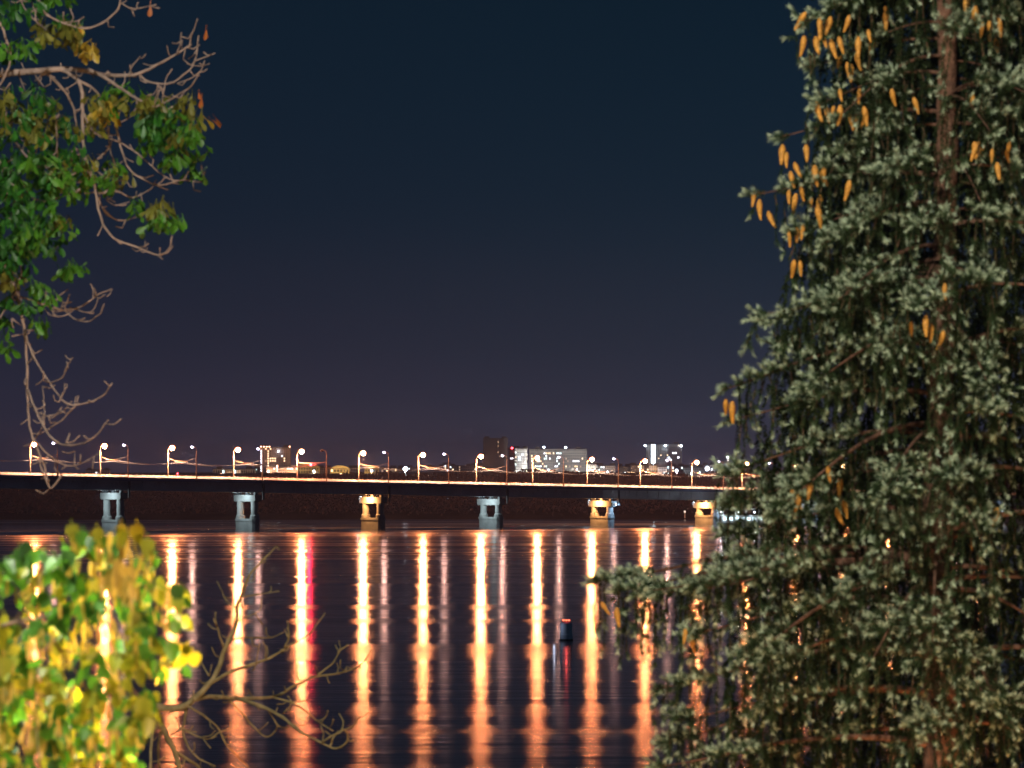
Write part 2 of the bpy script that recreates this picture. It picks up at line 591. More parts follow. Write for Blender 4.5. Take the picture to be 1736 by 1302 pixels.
def railing(v, posts_only=False):
    m = MB()
    for z, h in ((1.12, .05), (.78, .03), (.5, .03), (.24, .03)):
        beam(m, S0, S1, v - .03, v + .03, z - h, z + h)
    o = struct(m.build('railing', M['rail'], bridge), 'stuff')
    m = MB()
    s = S0 + .3
    while s < S1:
        beam(m, s, s + .16, v - .12, v - .04, 0, 1.42)
        s += 2.07
    struct(m.build('railing_post', M['rail'], o), 'stuff')
    m = MB()
    if v < 0:
        # infill bars of the far railing: close-set, so it reads as a pale band under the lamps
        s = S0
        while s < S1:
            beam(m, s, s + 1.95, v - .02, v + .02, .2, 1.05)
            s += 2.07
        struct(m.build('infill_panel', M['rail'], o), 'stuff')
railing(9.3); railing(-9.3)
# low steel guard between footway and road, far side: its road side faces the camera
for v in (-7.0,):
    m = MB(); beam(m, S0, S1, v - .05, v + .05, .35, .75)
    s = S0
    while s < S1:
        beam(m, s, s + .12, v - .13, v - .053, 0, .7); s += 3.1
    struct(m.build('guard_rail', M['rail'], bridge), 'stuff')
# drain spouts under the near deck edge
dm = MB()
dm.tube([(0, 0, 0), (0, 0, -.45)], .11, 6); dm.tube([(0, 0, -.4), (nrm.x * .35, nrm.y * .35, -.55)], .10, 6)
dme = dm.mesh('drain_spout', M['pole'])
s = S0 + 4
while s < 12.2 * STEP:
    p = B(s, 9.0, -1.1)
    do = link('drain_spout', dme, bridge)
    do.matrix_basis = Matrix.Translation(p)
    s += STEP / 3

WARM = (1.0, .42, .13); COOL = (.60, .82, 1.0)
def pier(t, mode):
    s = t * STEP
    zg = GRADE * s
    c = C0 + s * d
    def lbox(m, u0, u1, v0, v1, z0, z1):
        return m.box(c + d * (u0 + u1) / 2 + nrm * (v0 + v1) / 2 + UP * (z0 + z1) / 2, d * (u1 - u0) / 2, nrm * (v1 - v0) / 2, UP * (z1 - z0) / 2)
    root = bpy.data.objects.new('pier', None)
    COL.objects.link(root)
    root.parent = bridge
    root.matrix_parent_inverse = world_of(bridge).inverted()
    root.location = c
    m = MB()
    # river footing with pointed ends and a coping course
    def prism(m, hu, hv, tip, z0, z1):
        pts = [(-hu, -hv), (hu, -hv), (hu, hv), (hu * .45, hv + tip), (-hu * .45, hv + tip), (-hu, hv)]
        pts = [(-hu, -hv), (-hu * .45, -hv - tip), (hu * .45, -hv - tip), (hu, -hv), (hu, hv), (hu * .45, hv + tip), (-hu * .45, hv + tip), (-hu, hv)]
        vs = [c + d * a + nrm * b + UP * z for z in (z0, z1) for a, b in pts]
        k = len(pts)
        m.add(vs, [tuple(range(k - 1, -1, -1)), tuple(range(k, 2 * k))] + [(i, (i + 1) % k, k + (i + 1) % k, k + i) for i in range(k)])
    prism(m, 1.5, 5.3, .7, -3, 3.15)
    m.build('footing', M['concrete'], root)
    m = MB(); prism(m, 1.66, 5.5, .75, 3.153, 3.95)
    m.build('coping', M['concrete'], root)
    ct, cbm = 17.8 + zg - 4.93, 17.8 + zg - 7.15
    for v in (-4.55, 4.55):
        m = MB()
        m.lathe(c + nrm * v, [(1.62, 3.953), (1.62, 4.9), (1.25, 5.3), (1.25, cbm - .003)], 16)
        m.build('column', M['concrete'], root, smooth=False)
    m = MB(); 
    vs = []
    for u in (-1.3, 1.3):
        for v, z in ((-6.9, cbm + .5), (-6.4, cbm), (6.4, cbm), (6.9, cbm + .5), (6.9, ct), (-6.9, ct)):
            vs.append(c + d * u + nrm * v + UP * z)
    m.add(vs, [(0, 1, 2, 3, 4, 5), (11, 10, 9, 8, 7, 6)] + [(i, i + 6, (i + 1) % 6 + 6, (i + 1) % 6) for i in range(6)])
    m.build('crosshead', M['concrete'], root)
    for v in (-5.2, 0, 5.2):
        m = MB(); lbox(m, -.5, .5, v - .6, v + .6, ct + .003, ct + .80)
        m.build('bearing', M['bearing'], root)
    m = MB()
    # downpipe box hanging from the deck edge at the pier
    m.box(c + nrm * 8.6 + d * 1.0 + UP * (17.8 + zg - 3.8), d * .35, nrm * .25, UP * 2.75)
    m.build('downpipe', M['bearing'], root)
    def flood(u, v, z, mat, r=.3):
        fm = MB()
        p = c + d * u + nrm * v + UP * z
        fm.box(p + d * -.28, d * .2, nrm * .45, UP * .35)
        fo = fm.build('floodlight', M['lamp_metal'], root)
        fm = MB(); fm.lathe(p + UP * -.02, [(.05, -r), (r * .75, -r * .7), (r, 0), (r * .75, r * .7), (.05, r)], 8)
        lo = fm.build('floodlight_lens', mat, root)
        return p
    zb = 17.8 + zg - 4.6
    if mode == 'warm':
        p = c + d * -4.2 + nrm * 0 + UP * (zb + .1)
        lamp('pier_flood', 'SPOT', p, 20000, WARM, .25, c + d * .5 + UP * (ct - 3.2), 160, 1.0)
        p = flood(-.2, -7.7, ct - .2, M['flood_lens'], .42)
        lamp('pier_cool_flood', 'SPOT', p + d * -1.2, 900, COOL, .25, c + nrm * -3 + UP * 2, 160, 1.0)
    if mode in ('warm', 'cool') and t >= 8:
        p = flood(-.3, 8.3, ct - 1.3, M['flood_lens'], .42)
        lamp('pier_cool_flood', 'SPOT', p + nrm * 1.6 + d * .3, 2600, (.42, .68, 1.0), .25, c + nrm * 4.5 + UP * 3, 160, 1.0)
    if mode == 'cool':
        p = flood(-.2, -6.3, ct + .55, M['flood_lens'], .30)
        lamp('pier_cool_flood', 'SPOT', c + d * -8 + nrm * 2 + UP * (zb - .6), 5600, (.66, .86, .92), .3, c + UP * 6, 160, 1.0)
        lamp('pier_cool_bounce', 'POINT', c + d * -.9 + nrm * 3.0 + UP * (ct + .35), 110, (.7, .95, .95), .15)
    if t == 2:
        lamp('pier_warm_inner', 'POINT', c + nrm * 1.9 + UP * 5.0, 500, WARM, .15)
modes = {-2: 'cool', 0: 'cool', 2: 'cool', 4: 'warm', 6: 'cool', 8: 'warm', 10: 'warm', 12: 'cool', 14: 'warm', 16: 'cool', 18: 'warm'}
for t in sorted(modes):
    pier(t, modes[t])

# ------------------------------------------------------------------ street lamps on the bridge
def make_lamp(far):
    """pole, curved arm, head; origin at the deck edge, +x reaches over the road"""
    root = thing('street_lamp', '', 'street lamp', (0, 0, 0))
    z0 = 0.0 if far else -.9
    m = MB(); m.tube([(0, 0, z0), (0, 0, 4), (0, 0, 9.2)], [.20, .17, .12], 8)
    m.tube([(0, 0, z0), (0, 0, z0 + .9)], [.30, .30], 8)
    m.build('pole', M['pole'], root, True)
    m = MB(); m.tube([(0, 0, 9.2), (.1, 0, 9.9), (.5, 0, 10.35), (1.2, 0, 10.6), (2.1, 0, 10.75)], [.11, .09, .075, .07, .06], 6)
    m.build('arm', M['pole'], root, True)
    m = MB(); m.add([(1.9, -.16, 10.68), (3.15, -.24, 10.75), (3.15, .24, 10.75), (1.9, .16, 10.68), (2.0, -.1, 10.95), (2.95, -.14, 11.02), (2.95, .14, 11.02), (2.0, .1, 10.95)],
                    [(0, 3, 2, 1), (4, 5, 6, 7), (0, 1, 5, 4), (1, 2, 6, 5), (2, 3, 7, 6), (3, 0, 4, 7)])
    hd = m.build('lamp_head', M['lamp_metal'], root)
    m = MB(); r = 1.12 if far else .48
    k = 1.0 if far else .45
    m.lathe((2.72, 0, 10.66), [(.03, -k), (r * .6, -k * .8), (r * .95, -k * .35), (r, 0.0), (r * .8, k * .45), (r * .3, k * .7)], 12)
    m.build('lens', M['far_halo_bowl' if far else 'near_lens'], hd, True)  # far lens is an oversized orange bowl, shaped to give the lamp its halo
    if far:
        m = MB(); m.lathe((2.72 + .25, 0, 10.40), [(.05, -.84), (.5, -.65), (.76, -.1), (.76, .2), (.5, .65), (.05, .78)], 12)
        m.v = [(x + .36, y - .34, z) for x, y, z in m.v]
        m.build('bulb', M['far_lens'], hd, True)
    return root
def copy_tree(o, parent=None):
    c = o.copy(); COL.objects.link(c)
    if parent is not None:
        c.parent = parent
    for ch in o.children:
        copy_tree(ch, c)
    return c
LFAR, LNEAR = 46000.0, 1700.0
protoF, protoN = make_lamp(True), make_lamp(False)
usedF = usedN = False
k = 0
for t in range(-1, 17):
    for far in (True, False):
        if not far and t > 15:
            continue
        src = protoF if far else protoN
        if far:
            o = src if not usedF else copy_tree(src); usedF = True
        else:
            o = src if not usedN else copy_tree(src); usedN = True
        s = t * STEP
        o.location = B(s, -9.05 if far else 9.62, .12)
        o.rotation_euler = (0, 0, math.atan2(nrm.y, nrm.x) + (0 if far else math.pi))
        side = 'far' if far else 'near'
        j = t + 1
        off = (not far and t == 3)
        if far:
            if t <= 9:
                o['label'] = f'orange street lamp on the far side of the bridge, {ORD[j]} from the left'
            else:
                o['label'] = f'orange street lamp on the far side of the bridge, {ORD[j]} from left'
            o['group'] = 'orange street lamps along the far side of the bridge'
        else:
            o['label'] = f'small white street lamp on the {ORD[j]} near-side bridge pole from the left'
            o['group'] = 'small white street lamps along the near side of the bridge'
        if off:
            o['label'] = 'unlit street lamp on the near side of the bridge, left of the third pier'
            for ch in o.children_recursive:
                if ch.name.startswith('lens'):
                    ch.data = ch.data.copy(); ch.data.materials[0] = M['glass']
        hp = B(s, -6.35 if far else 6.9, 9.3 if far else 9.9)
        var = 1 + .25 * math.sin(t * 2.3)
        if far:
            lamp('bridge_lamp_light', 'POINT', hp, LFAR * var, (1.0, .26, .080), .35)
            lamp('bridge_lamp_beam', 'SPOT', hp, 30000, (1.0, .50, .25), .35, B(s, -8.2, 0), 140, .6)
        elif not off:
            lamp('bridge_lamp_light', 'POINT', hp, LNEAR * var, (1.0, .48, .36), .25)
            lamp('bridge_lamp_beam', 'SPOT', hp, 26000, (1.0, .68, .50), .25, B(s, -5.0, 0), 130, .6)

# red signal hung over the road from a wire between the two lamp poles
sp_ = B(3 * STEP, .2, 5.9)
sg = thing('traffic_signal', 'red traffic signal hanging over the bridge road beside the unlit near-side lamp', 'traffic signal', sp_)
MB().box(sp_, d * .22, nrm * .34, UP * .48).build('housing', M['dark'], sg)
m = MB(); m.lathe(sp_ + UP * .1 - d * .35 - UP * .1, [(.05, -.42), (.34, -.25), (.42, 0), (.34, .25), (.05, .42)], 10); m.build('lens', M['red_light'], sg)
m = MB(); m.tube([B(3 * STEP, -9.05, 6.6), B(3 * STEP, .2, 6.45), B(3 * STEP, 9.6, 6.6)], .05, 4); m.build('span_wire', M['wire'], sg)
lamp('signal_light', 'POINT', sp_ - d * 1.3 + nrm * .5, 5200, (1.0, .012, .05), .25)

# trolley wires
ow = thing('overhead_wire', 'thin sagging trolley wires strung above the road along the whole bridge', 'wire', B(0, 0, 6))
for v in (-3.1, -2.3, 2.3, 3.1):
    m = MB(); pts = []
    for i in range(-4, 19):
        for q in range(4):
            u = q / 4
            pts.append(B((i + u) * STEP, v, 5.6 - .9 * 4 * u * (1 - u)))
    m.tube(pts, .045, 4, cap=False)
    m.build('contact_wire', M['wire'], ow)
for t in range(-1, 17):
    m = MB(); m.tube([B(t * STEP, -9.05, 7.0), B(t * STEP, -3, 6.0), B(t * STEP, 3, 6.0), B(t * STEP, 9.5, 7.0)], .04, 4)
    m.tube([B(t * STEP, -3.3, 5.75), B(t * STEP, 3.3, 5.75)], .05, 4)
    m.build('span_wire', M['wire'], ow)

# ------------------------------------------------------------------ buoy, boat, beacon
c = P(960, 1085, 268); c.z = 0
bu = thing('river_buoy', 'pale cylindrical buoy with red lights floating in the open river', 'buoy', c)
MB().lathe(c, [(.60, .12), (.60, .55), (.57, .58), (.57, 1.62), (.52, 1.70)], 20).build('body', M['buoy'], bu)
MB().lathe(c, [(.66, -.3), (.70, -.05), (.66, .118)], 20).build('float', M['dark'], bu)
MB().lathe(c, [(.40, 1.703), (.44, 1.78), (.12, 1.82), (.10, 1.98)], 16).build('top_plate', M['dark'], bu)
for a in (-150, -90, -30):
    p = c + Vector((.30 * math.cos(math.radians(a)), .30 * math.sin(math.radians(a)), 1.86))
    MB().lathe(p, [(.03, -.06), (.09, -.03), (.09, .08), (.03, .11)], 8).build('red_lamp', M['red_soft'], bu)
lamp('buoy_light', 'POINT', c + Vector((0, -.45, 2.05)), 10, (1, .08, .08), .1)
MB().tube([c + Vector((-.5, -.15, 1.5)), c + Vector((-1.05, -.6, 1.55)), c + Vector((-1.1, -.65, 1.35))], .025, 5).build('added_side_lamp', M['dark'], bu)  # bracket and cool light added to brighten the buoy's left side
lamp('added_side_light', 'POINT', c + Vector((-1.15, -.75, 1.2)), 7, (.62, .74, 1), .05)

c = P(1265, 892, 1075); c.z = 0
bo = thing('passenger_boat', 'white brightly lit passenger boat moored beside the pier behind the spruce', 'boat', c)
def bx(m, x0, x1, y0, y1, z0, z1): return m.abox(c.x + x0, c.x + x1, c.y + y0, c.y + y1, c.z + z0, c.z + z1)
m = MB()
hull = [(-11, 0), (-10, -2.4), (8, -2.4), (11.5, 0), (8, 2.4), (-10, 2.4)]
vs = [c + Vector((x * k, y * k2, z)) for (k, k2, z) in ((.92, .8, -.6), (1, 1, 1.5)) for x, y in hull]
m.add(vs, [tuple(range(5, -1, -1)), tuple(range(6, 12))] + [(i, (i + 1) % 6, 6 + (i + 1) % 6, 6 + i) for i in range(6)])
m.build('hull', M['white_paint'], bo)
m = MB(); bx(m, -9.5, 7, -2, 2, 1.503, 4.0); cbn = m.build('cabin', M['white_paint'], bo)
m = MB(); bx(m, -10, 7.6, -2.3, 2.3, 4.003, 4.2); bx(m, -9, 5, -1.9, 1.9, 6.4, 6.55)
for x in (-8.8, -4, 0, 4.8):
    for y in (-1.8, 1.8):
        bx(m, x - .06, x + .06, y - .06, y + .06, 4.203, 6.398)
m.build('roof', M['white_paint'], bo)
for k in range(7):
    m = MB(); bx(m, -8.8 + k * 2.2, -7.4 + k * 2.2, -2.04, -2.003, 2.3, 3.5); m.build('window', M['lit_cool'], cbn)
for x in (-9.6, -3, 3):
    m = MB(); m.lathe(c + Vector((x, -2.2, 5.3)), [(.05, -.25), (.3, 0), (.05, .25)], 8); m.build('deck_lamp', M['white_light'], bo)
    lamp('boat_light', 'POINT', c + Vector((x, -3.2, 5.0)), 700, (.75, .92, 1), .2)

c = P(1161, 879.5, 1322); c.z = .5
be = thing('shore_beacon', 'slim pale beacon post standing on the far bank left of the sixth pier', 'beacon', c)
MB().lathe(c, [(.35, 0), (.28, 2.4), (.12, 2.5)], 8).build('post', M['white_paint'], be)
MB().lathe(c, [(.3, 2.503), (.5, 2.8), (.5, 3.2), (.2, 3.5)], 8).build('lantern', emissive('beacon_lantern', (1, .75, .6), 1.4), be)

# ------------------------------------------------------------------ the town on the far hill
def building(px0, px1, ytop, ybot, Y, wall, label, cat='apartment building', floors=9, cols=12, lit=.12, depth=14, win=(.5, .55), litset=None, roof='flat',
             name='apartment_building', mats=('lit_white', 'lit_warm', 'lit_cool', 'lit_dim'), group=None, dark=True):
    a, b = P(px0, ybot, Y), P(px1, ytop, Y)
    x0, x1, z0, z1 = a.x, b.x, a.z - 9, b.z
    zb = a.z
    t = thing(name, label, cat, ((x0 + x1) / 2, Y, z0), group)
    MB().abox(x0, x1, Y, Y + depth, z0, z1).build('wall', M[wall], t)
    wd, ht = x1 - x0, z1 - zb
    if roof == 'flat':
        m = MB(); m.abox(x0 - .4, x1 + .4, Y - .4, Y + depth + .4, z1 + .02, z1 + .9)
        for f in np.linspace(.15, .85, max(2, int(wd / 28))):
            m.abox(x0 + f * wd - 3, x0 + f * wd + 3, Y + 4, Y + 9, z1 + .92, z1 + 3.2)
        m.build('roof', M['roof'], t)
    else:
        m = MB(); rh = roof
        pts = [(x0 - .8, 0), (x0 + wd * .18, rh * .75), (x0 + wd * .38, rh), (x1 - wd * .38, rh), (x1 - wd * .18, rh * .75), (x1 + .8, 0)]
        vs = [(x, Y + yy, z1 + .02 + h) for yy in (-.5, depth + .5) for x, h in pts]
        m.add(vs, [tuple(range(6)), tuple(range(11, 5, -1))] + [(i, i + 6, (i + 1) % 6 + 6, (i + 1) % 6) for i in range(6)])
        m.build('roof', M[wall], t)
    cw, fh = wd / cols, ht / floors
    me = {}
    def wmesh(mk):
        if mk not in me:
            me[mk] = MB().abox(-cw * win[0] / 2, cw * win[0] / 2, -.18, -.003, -fh * win[1] / 2, fh * win[1] / 2).mesh('window', M[mk])
        return me[mk]
    for i in range(cols):
        for j in range(floors):
            mk = None
            if litset and (i, j) in litset:
                mk = litset[(i, j)]
            elif random.random() < lit:
                mk = random.choice(mats)
            elif dark:
                mk = 'glass'
            if mk:
                w = link('window', wmesh(mk), t)
                w.matrix_basis = Matrix.Translation((x0 + (i + .5) * cw, Y, zb + (j + .55) * fh))
    return t, x0, x1, zb, z1

# orange-lit tower left of centre
ls = {}
for j in range(9):
    ls[(0, j)] = 'lit_white'
    if j > 0: ls[(3, j)] = 'lit_warm'
for i in (4, 5, 6):
    for j in (4, 5): ls[(i, j)] = 'lit_warm'
ls[(9, 6)] = 'lit_white'; ls[(10, 5)] = 'lit_warm'; ls[(10, 4)] = 'lit_warm'
t, x0, x1, zb, z1 = building(441, 492, 759, 800, 3400, 'wall_pink', 'pink lit tower block with a row of red-orange lights along its roof', floors=10, cols=13, litset=ls, lit=.05, mats=('lit_warm', 'lit_dim'))
for k, f in enumerate((.03, .13, .22, .31, .985)):
    MB().lathe((x0 + f * (x1 - x0), 3399, z1 + 1.2), [(.1, -.7), (.8, -.3), (.8, .3), (.1, .7)], 8).build('roof_light', M['warm_light'], t)
p = P(472, 765, 3398); MB().lathe(p, [(.1, -.9), (1.3, 0), (.1, .9)], 8).build('wall_light', M['white_light'], t)
building(452, 505, 793, 803, 3330, 'wall_pink', 'low pink block standing in front of the pink lit tower', 'house', 3, 14, .16, name='town_house')
# dark tower
building(819, 861, 744, 800, 3500, 'wall_dark', 'tall dark unlit tower block, the darkest on the skyline', floors=16, cols=14, lit=.0, litset={(8, 14): 'lit_dim', (8, 12): 'lit_dim', (8, 9): 'lit_dim', (9, 7): 'lit_dim'})
# grey slab with pale end wall and the long block beside it
ls = {(2, 5): 'lit_cool', (3, 5): 'lit_white', (4, 6): 'lit_white', (5, 6): 'lit_white', (3, 4): 'lit_cool', (2, 4): 'lit_cool'}
building(873, 894, 761, 798, 3420, 'wall_white', 'pale slab block with a plain light end wall, right of the dark tower', floors=9, cols=8, lit=.04, litset=ls)
building(862, 873, 763, 800, 3440, 'wall_grey', 'narrow grey block tucked between the dark tower and the pale slab', floors=9, cols=4, lit=.06)
ls = {}
for i, j, k in ((1, 5, 'lit_warm'), (1, 6, 'lit_warm'), (4, 4, 'lit_warm'), (5, 4, 'lit_white'), (6, 4, 'lit_warm'), (7, 3, 'lit_warm'), (3, 2, 'lit_white'), (5, 2, 'lit_cool'), (6, 2, 'lit_white'),
                (8, 7, 'lit_white'), (9, 7, 'lit_warm'), (10, 7, 'lit_warm'), (9, 6, 'lit_white'), (8, 5, 'lit_cool'), (9, 5, 'lit_cool'), (11, 5, 'lit_white'), (13, 7, 'lit_warm'),
                (15, 7, 'lit_cool'), (16, 7, 'lit_white'), (17, 7, 'lit_cool'), (16, 3, 'lit_cool'), (14, 2, 'lit_white'), (15, 2, 'lit_white'), (20, 5, 'lit_dim'), (21, 4, 'lit_dim'),
                (24, 4, 'lit_white'), (25, 4, 'lit_white'), (26, 4, 'lit_white'), (27, 4, 'lit_white'), (20, 2, 'lit_warm'), (22, 2, 'lit_dim'), (25, 2, 'lit_warm'), (26, 2, 'lit_warm'), (28, 2, 'lit_dim'), (29, 5, 'lit_warm')):
    ls[(i, j)] = k
t, x0, x1, zb, z1 = building(897, 995, 762, 802, 3480, 'wall_grey', 'long nine-storey apartment block with many scattered lit windows', floors=9, cols=32, lit=.07, litset=ls)
for px, py in ((922, 758), (959, 758.5)):
    MB().lathe(P(px, py, 3479), [(.1, -1.1), (1.5, -.3), (1.5, .3), (.1, 1.1)], 8).build('roof_light', M['white_light'], t)
MB().lathe(P(868, 759.5, 3439), [(.1, -1.1), (1.3, -.3), (1.3, .3), (.1, 1.1)], 8).build('roof_light', M['red_light'], t)
# right-hand tower with white strip
ls = {(12, 11): 'lit_white', (13, 11): 'lit_white', (11, 8): 'lit_warm', (13, 6): 'lit_white', (9, 8): 'lit_warm', (6, 8): 'lit_warm', (12, 5): 'lit_dim', (14, 8): 'lit_warm', (11, 13): 'lit_dim'}
t, x0, x1, zb, z1 = building(1096, 1156, 754, 795, 3500, 'wall_grey', 'tall tower block with a bright white vertical strip of light', floors=15, cols=16, lit=.05, litset=ls)
MB().abox(P(1104.5, 0, 3500).x, P(1110.5, 0, 3500).x, 3499.2, 3499.99, P(0, 793, 3500).z, P(0, 753.5, 3500).z).build('light_strip', M['strip'], t)
MB().abox(P(1133, 0, 3500).x, P(1155, 0, 3500).x, 3499.0, 3499.8, P(0, 795, 3500).z, P(0, 757, 3500).z).build('dark_bay', M['wall_dark'], t)
for px, py in ((1094, 755.6), (1128, 755.5), (1154.5, 755.8)):
    MB().lathe(P(px, py, 3497), [(.1, -1.1), (1.5, -.3), (1.5, .3), (.1, 1.1)], 8).build('roof_light', M['white_light'], t)
for px, py in ((1141.5, 768), (1145.5, 768), (1134, 776), (1137, 779.5), (1150, 775.5)):
    q = P(px, py, 3498.4)
    MB().abox(q.x - 1.2, q.x + 1.2, 3498.5, 3498.9, q.z - .9, q.z + .9).build('window', M['lit_white'], t)
# low blocks on the right
building(1014, 1043, 790, 804, 3200, 'wall_white', 'low pale blue-lit block between the long apartment block and the white-strip tower', 'house', 3, 8, .14, name='town_house', mats=('lit_cool', 'lit_white'))
building(1048, 1068, 791, 804, 3260, 'wall_grey', 'small grey house below the gap between two lamps', 'house', 3, 6, .16, name='town_house')
building(1069, 1100, 789, 804, 3230, 'wall_pink', 'low pinkish house under the white-strip tower', 'house', 3, 8, .16, name='town_house', mats=('lit_warm', 'lit_dim'))
building(1116, 1130, 792, 805, 3150, 'wall_white', 'small pale house beneath the white-strip tower', 'house', 3, 5, .1, name='town_house')
building(1139, 1158, 791, 806, 3180, 'wall_pink', 'small rosy house right of the white-strip tower', 'house', 3, 5, .22, name='town_house')
building(1159, 1192, 793, 809, 3060, 'wall_white', 'wide low white block below the twelfth orange lamp', 'house', 3, 9, .05, name='town_house', mats=('lit_cool',))
building(1194, 1212, 789, 803, 3300, 'wall_white', 'pale house with a bright white lamp, beside the spruce', 'house', 3, 5, .1, name='town_house')
building(1222, 1262, 786, 800, 3300, 'wall_grey', 'grey block half hidden by the left edge of the spruce', 'house', 3, 9, .08, name='town_house')
# houses left of centre
building(361, 432, 796, 809, 3000, 'wall_white', 'long low white hall with lit columns on its front', 'hall', 1, 18, .35, name='riverside_hall', win=(.62, .7), mats=('lit_cool', 'lit_dim', 'lit_white'))
building(505, 541, 792, 809, 3000, 'wall_yellow', 'bright yellow-lit house just below the red traffic signal', 'house', 3, 8, .1, name='town_house', roof=4.0, mats=('lit_warm',))
building(541, 559, 794, 807, 3100, 'wall_white', 'small blue-white house right of the yellow house', 'house', 3, 5, .0, name='town_house')
building(560, 592, 795, 808, 3000, 'wall_yellow', 'yellow gabled house with a curved roof between two pale houses', 'house', 2, 6, .1, name='town_house', roof=3.6, mats=('lit_warm',))
building(594, 606, 794, 806, 3100, 'wall_white', 'small white house left of the third-pier lamp', 'house', 2, 4, .0, name='town_house')
building(618, 642, 795, 807, 3000, 'wall_yellow', 'small yellow house with a rounded roof right of the third-pier lamp', 'house', 2, 5, .1, name='town_house', roof=3.2, mats=('lit_warm',))
building(664, 682, 794, 806, 3100, 'wall_pink', 'small orange-lit house left of the blue-white lamp', 'house', 2, 4, .2, name='town_house', mats=('lit_warm',))
building(692, 712, 793, 804, 3800, 'wall_white', 'faint pale house right of the blue-white lamp', 'house', 3, 6, .1, name='town_house')
building(724, 752, 791, 803, 3900, 'wall_white', 'faint wide pale block left of centre on the far hill', 'house', 3, 8, .1, name='town_house')
building(762, 800, 790, 803, 3900, 'wall_grey', 'faint grey block left of the dark tower on the far hill', 'house', 3, 10, .12, name='town_house')
building(145, 186, 797, 806, 3800, 'wall_white', 'faint pale block far behind the leftmost lamps', 'house', 3, 10, .08, name='town_house')

building(646, 662, 796, 806, 3150, 'wall_grey', 'little grey house between the rounded yellow house and the pink one', 'house', 2, 4, .3, name='town_house')
building(753, 761, 788, 803, 3850, 'wall_white', 'narrow faint tower-like house left of the faint grey block', 'house', 4, 2, .3, name='town_house')
building(800, 818, 789, 803, 3800, 'wall_pink', 'faint pinkish block touching the left foot of the dark tower', 'house', 3, 5, .3, name='town_house', mats=('lit_warm', 'lit_dim'))
building(996, 1013, 788, 804, 3400, 'wall_grey', 'grey house at the right end of the long apartment block', 'house', 4, 5, .3, name='town_house')
building(1101, 1115, 790, 806, 3160, 'wall_grey', 'narrow house directly below the white strip of light', 'house', 3, 4, .3, name='town_house')
building(1131, 1138, 790, 806, 3170, 'wall_white', 'very narrow white house between two houses below the tower', 'house', 3, 2, .3, name='town_house', mats=('lit_cool',))
building(432, 440, 790, 806, 3250, 'wall_grey', 'narrow house at the left foot of the pink lit tower', 'house', 4, 2, .3, name='town_house')
# town street lamps seen as bright points; they also light the fronts
def town_lamp(px, py, Y, mat, power, col, label, r=1.3, name='town_lamp', group=None, spot=None):
    p = P(px, py, Y)
    t = thing(name, label, 'street lamp', (p.x, p.y, p.z - 11), group)
    MB().tube([(p.x, p.y, p.z - 11), (p.x, p.y, p.z - r * .6)], .22, 6).build('pole', M['pole'], t)
    MB().lathe(p, [(.1, -r), (r * .8, -r * .6), (r, 0), (r * .8, r * .6), (.1, r)], 8).build('globe', mat, t)
    lamp('town_light', 'SPOT', p + Vector((0, -3, 0)), power * 2.0, col, 1.0, p + Vector((0, 60, 4)), 165, 1.0)
    return t
CW, OR = (.72, .88, 1.0), (1.0, .55, .28)
town_lamp(687, 795, 2900, M['white_light'], 90000, CW, 'bright blue-white town lamp above the wood between two bridge lamps', 2.2)
town_lamp(876, 802, 3380, M['white_light'], 120000, (.8, .95, .9), 'white town lamp at the foot of the pale slab block', 1.6)
town_lamp(1199, 794.5, 3280, M['white_light'], 160000, CW, 'bright white town lamp on the pale house beside the spruce', 2.4)
town_lamp(1234, 775, 3250, M['white_light'], 40000, (1, .9, .9), 'small white lamp high on the hill at the spruce edge', 1.2)
town_lamp(455, 799, 3280, M['white_light'], 90000, (1, .8, .7), 'white town lamp at the foot of the pink tower', 1.2)
town_lamp(532, 799, 2960, M['white_light'], 26000, (1, .8, .5), 'small white lamp on the yellow house front', 1.1)
town_lamp(521, 806, 2940, M['warm_light'], 60000, (1, .6, .2), 'warm lamp low in front of the bright yellow house', 1.1)
town_lamp(630, 798, 2960, M['white_light'], 60000, (1, .65, .25), 'small white lamp before the rounded yellow house', 1.1)
town_lamp(578, 804, 2960, M['warm_light'], 60000, (1, .6, .22), 'warm lamp before the curved-roof yellow house', .9)
town_lamp(415, 806, 2960, M['white_light'], 60000, (.8, 1, .95), 'white lamp before the long white hall', 1.1)
town_lamp(375, 804, 2960, M['warm_light'], 60000, OR, 'warm lamp at the left end of the long white hall', .9)
town_lamp(470, 790, 3300, M['warm_light'], 260000, OR, 'warm lamp in front of the pink lit tower', 1.0)
town_lamp(1147, 798, 3120, M['white_light'], 60000, (1, .8, .85), 'white lamp before the rosy house', 1.5)
town_lamp(1172, 803, 2980, M['white_light'], 60000, (.7, .92, 1), 'blue-white lamp before the wide low white block', .8)
town_lamp(1030, 800, 3100, M['white_light'], 60000, (.65, .92, 1), 'blue-white lamp before the low pale block', .8)
town_lamp(930, 797, 3380, M['white_light'], 200000, (.95, .92, .85), 'white lamp before the middle of the long apartment block', .9)
town_lamp(978, 797, 3380, M['warm_light'], 160000, (1, .85, .7), 'warm lamp before the right end of the long apartment block', .9)
town_lamp(1085, 797, 3140, M['warm_light'], 70000, OR, 'warm lamp before the low pinkish house', .9)
town_lamp(1118, 790, 3400, M['white_light'], 160000, (.9, .92, 1), 'white lamp at the foot of the white-strip tower', 1.0)
town_lamp(301, 803, 2800, M['red_light'], 2500, (1, .05, .05), 'small red light low on the left hill', .7)

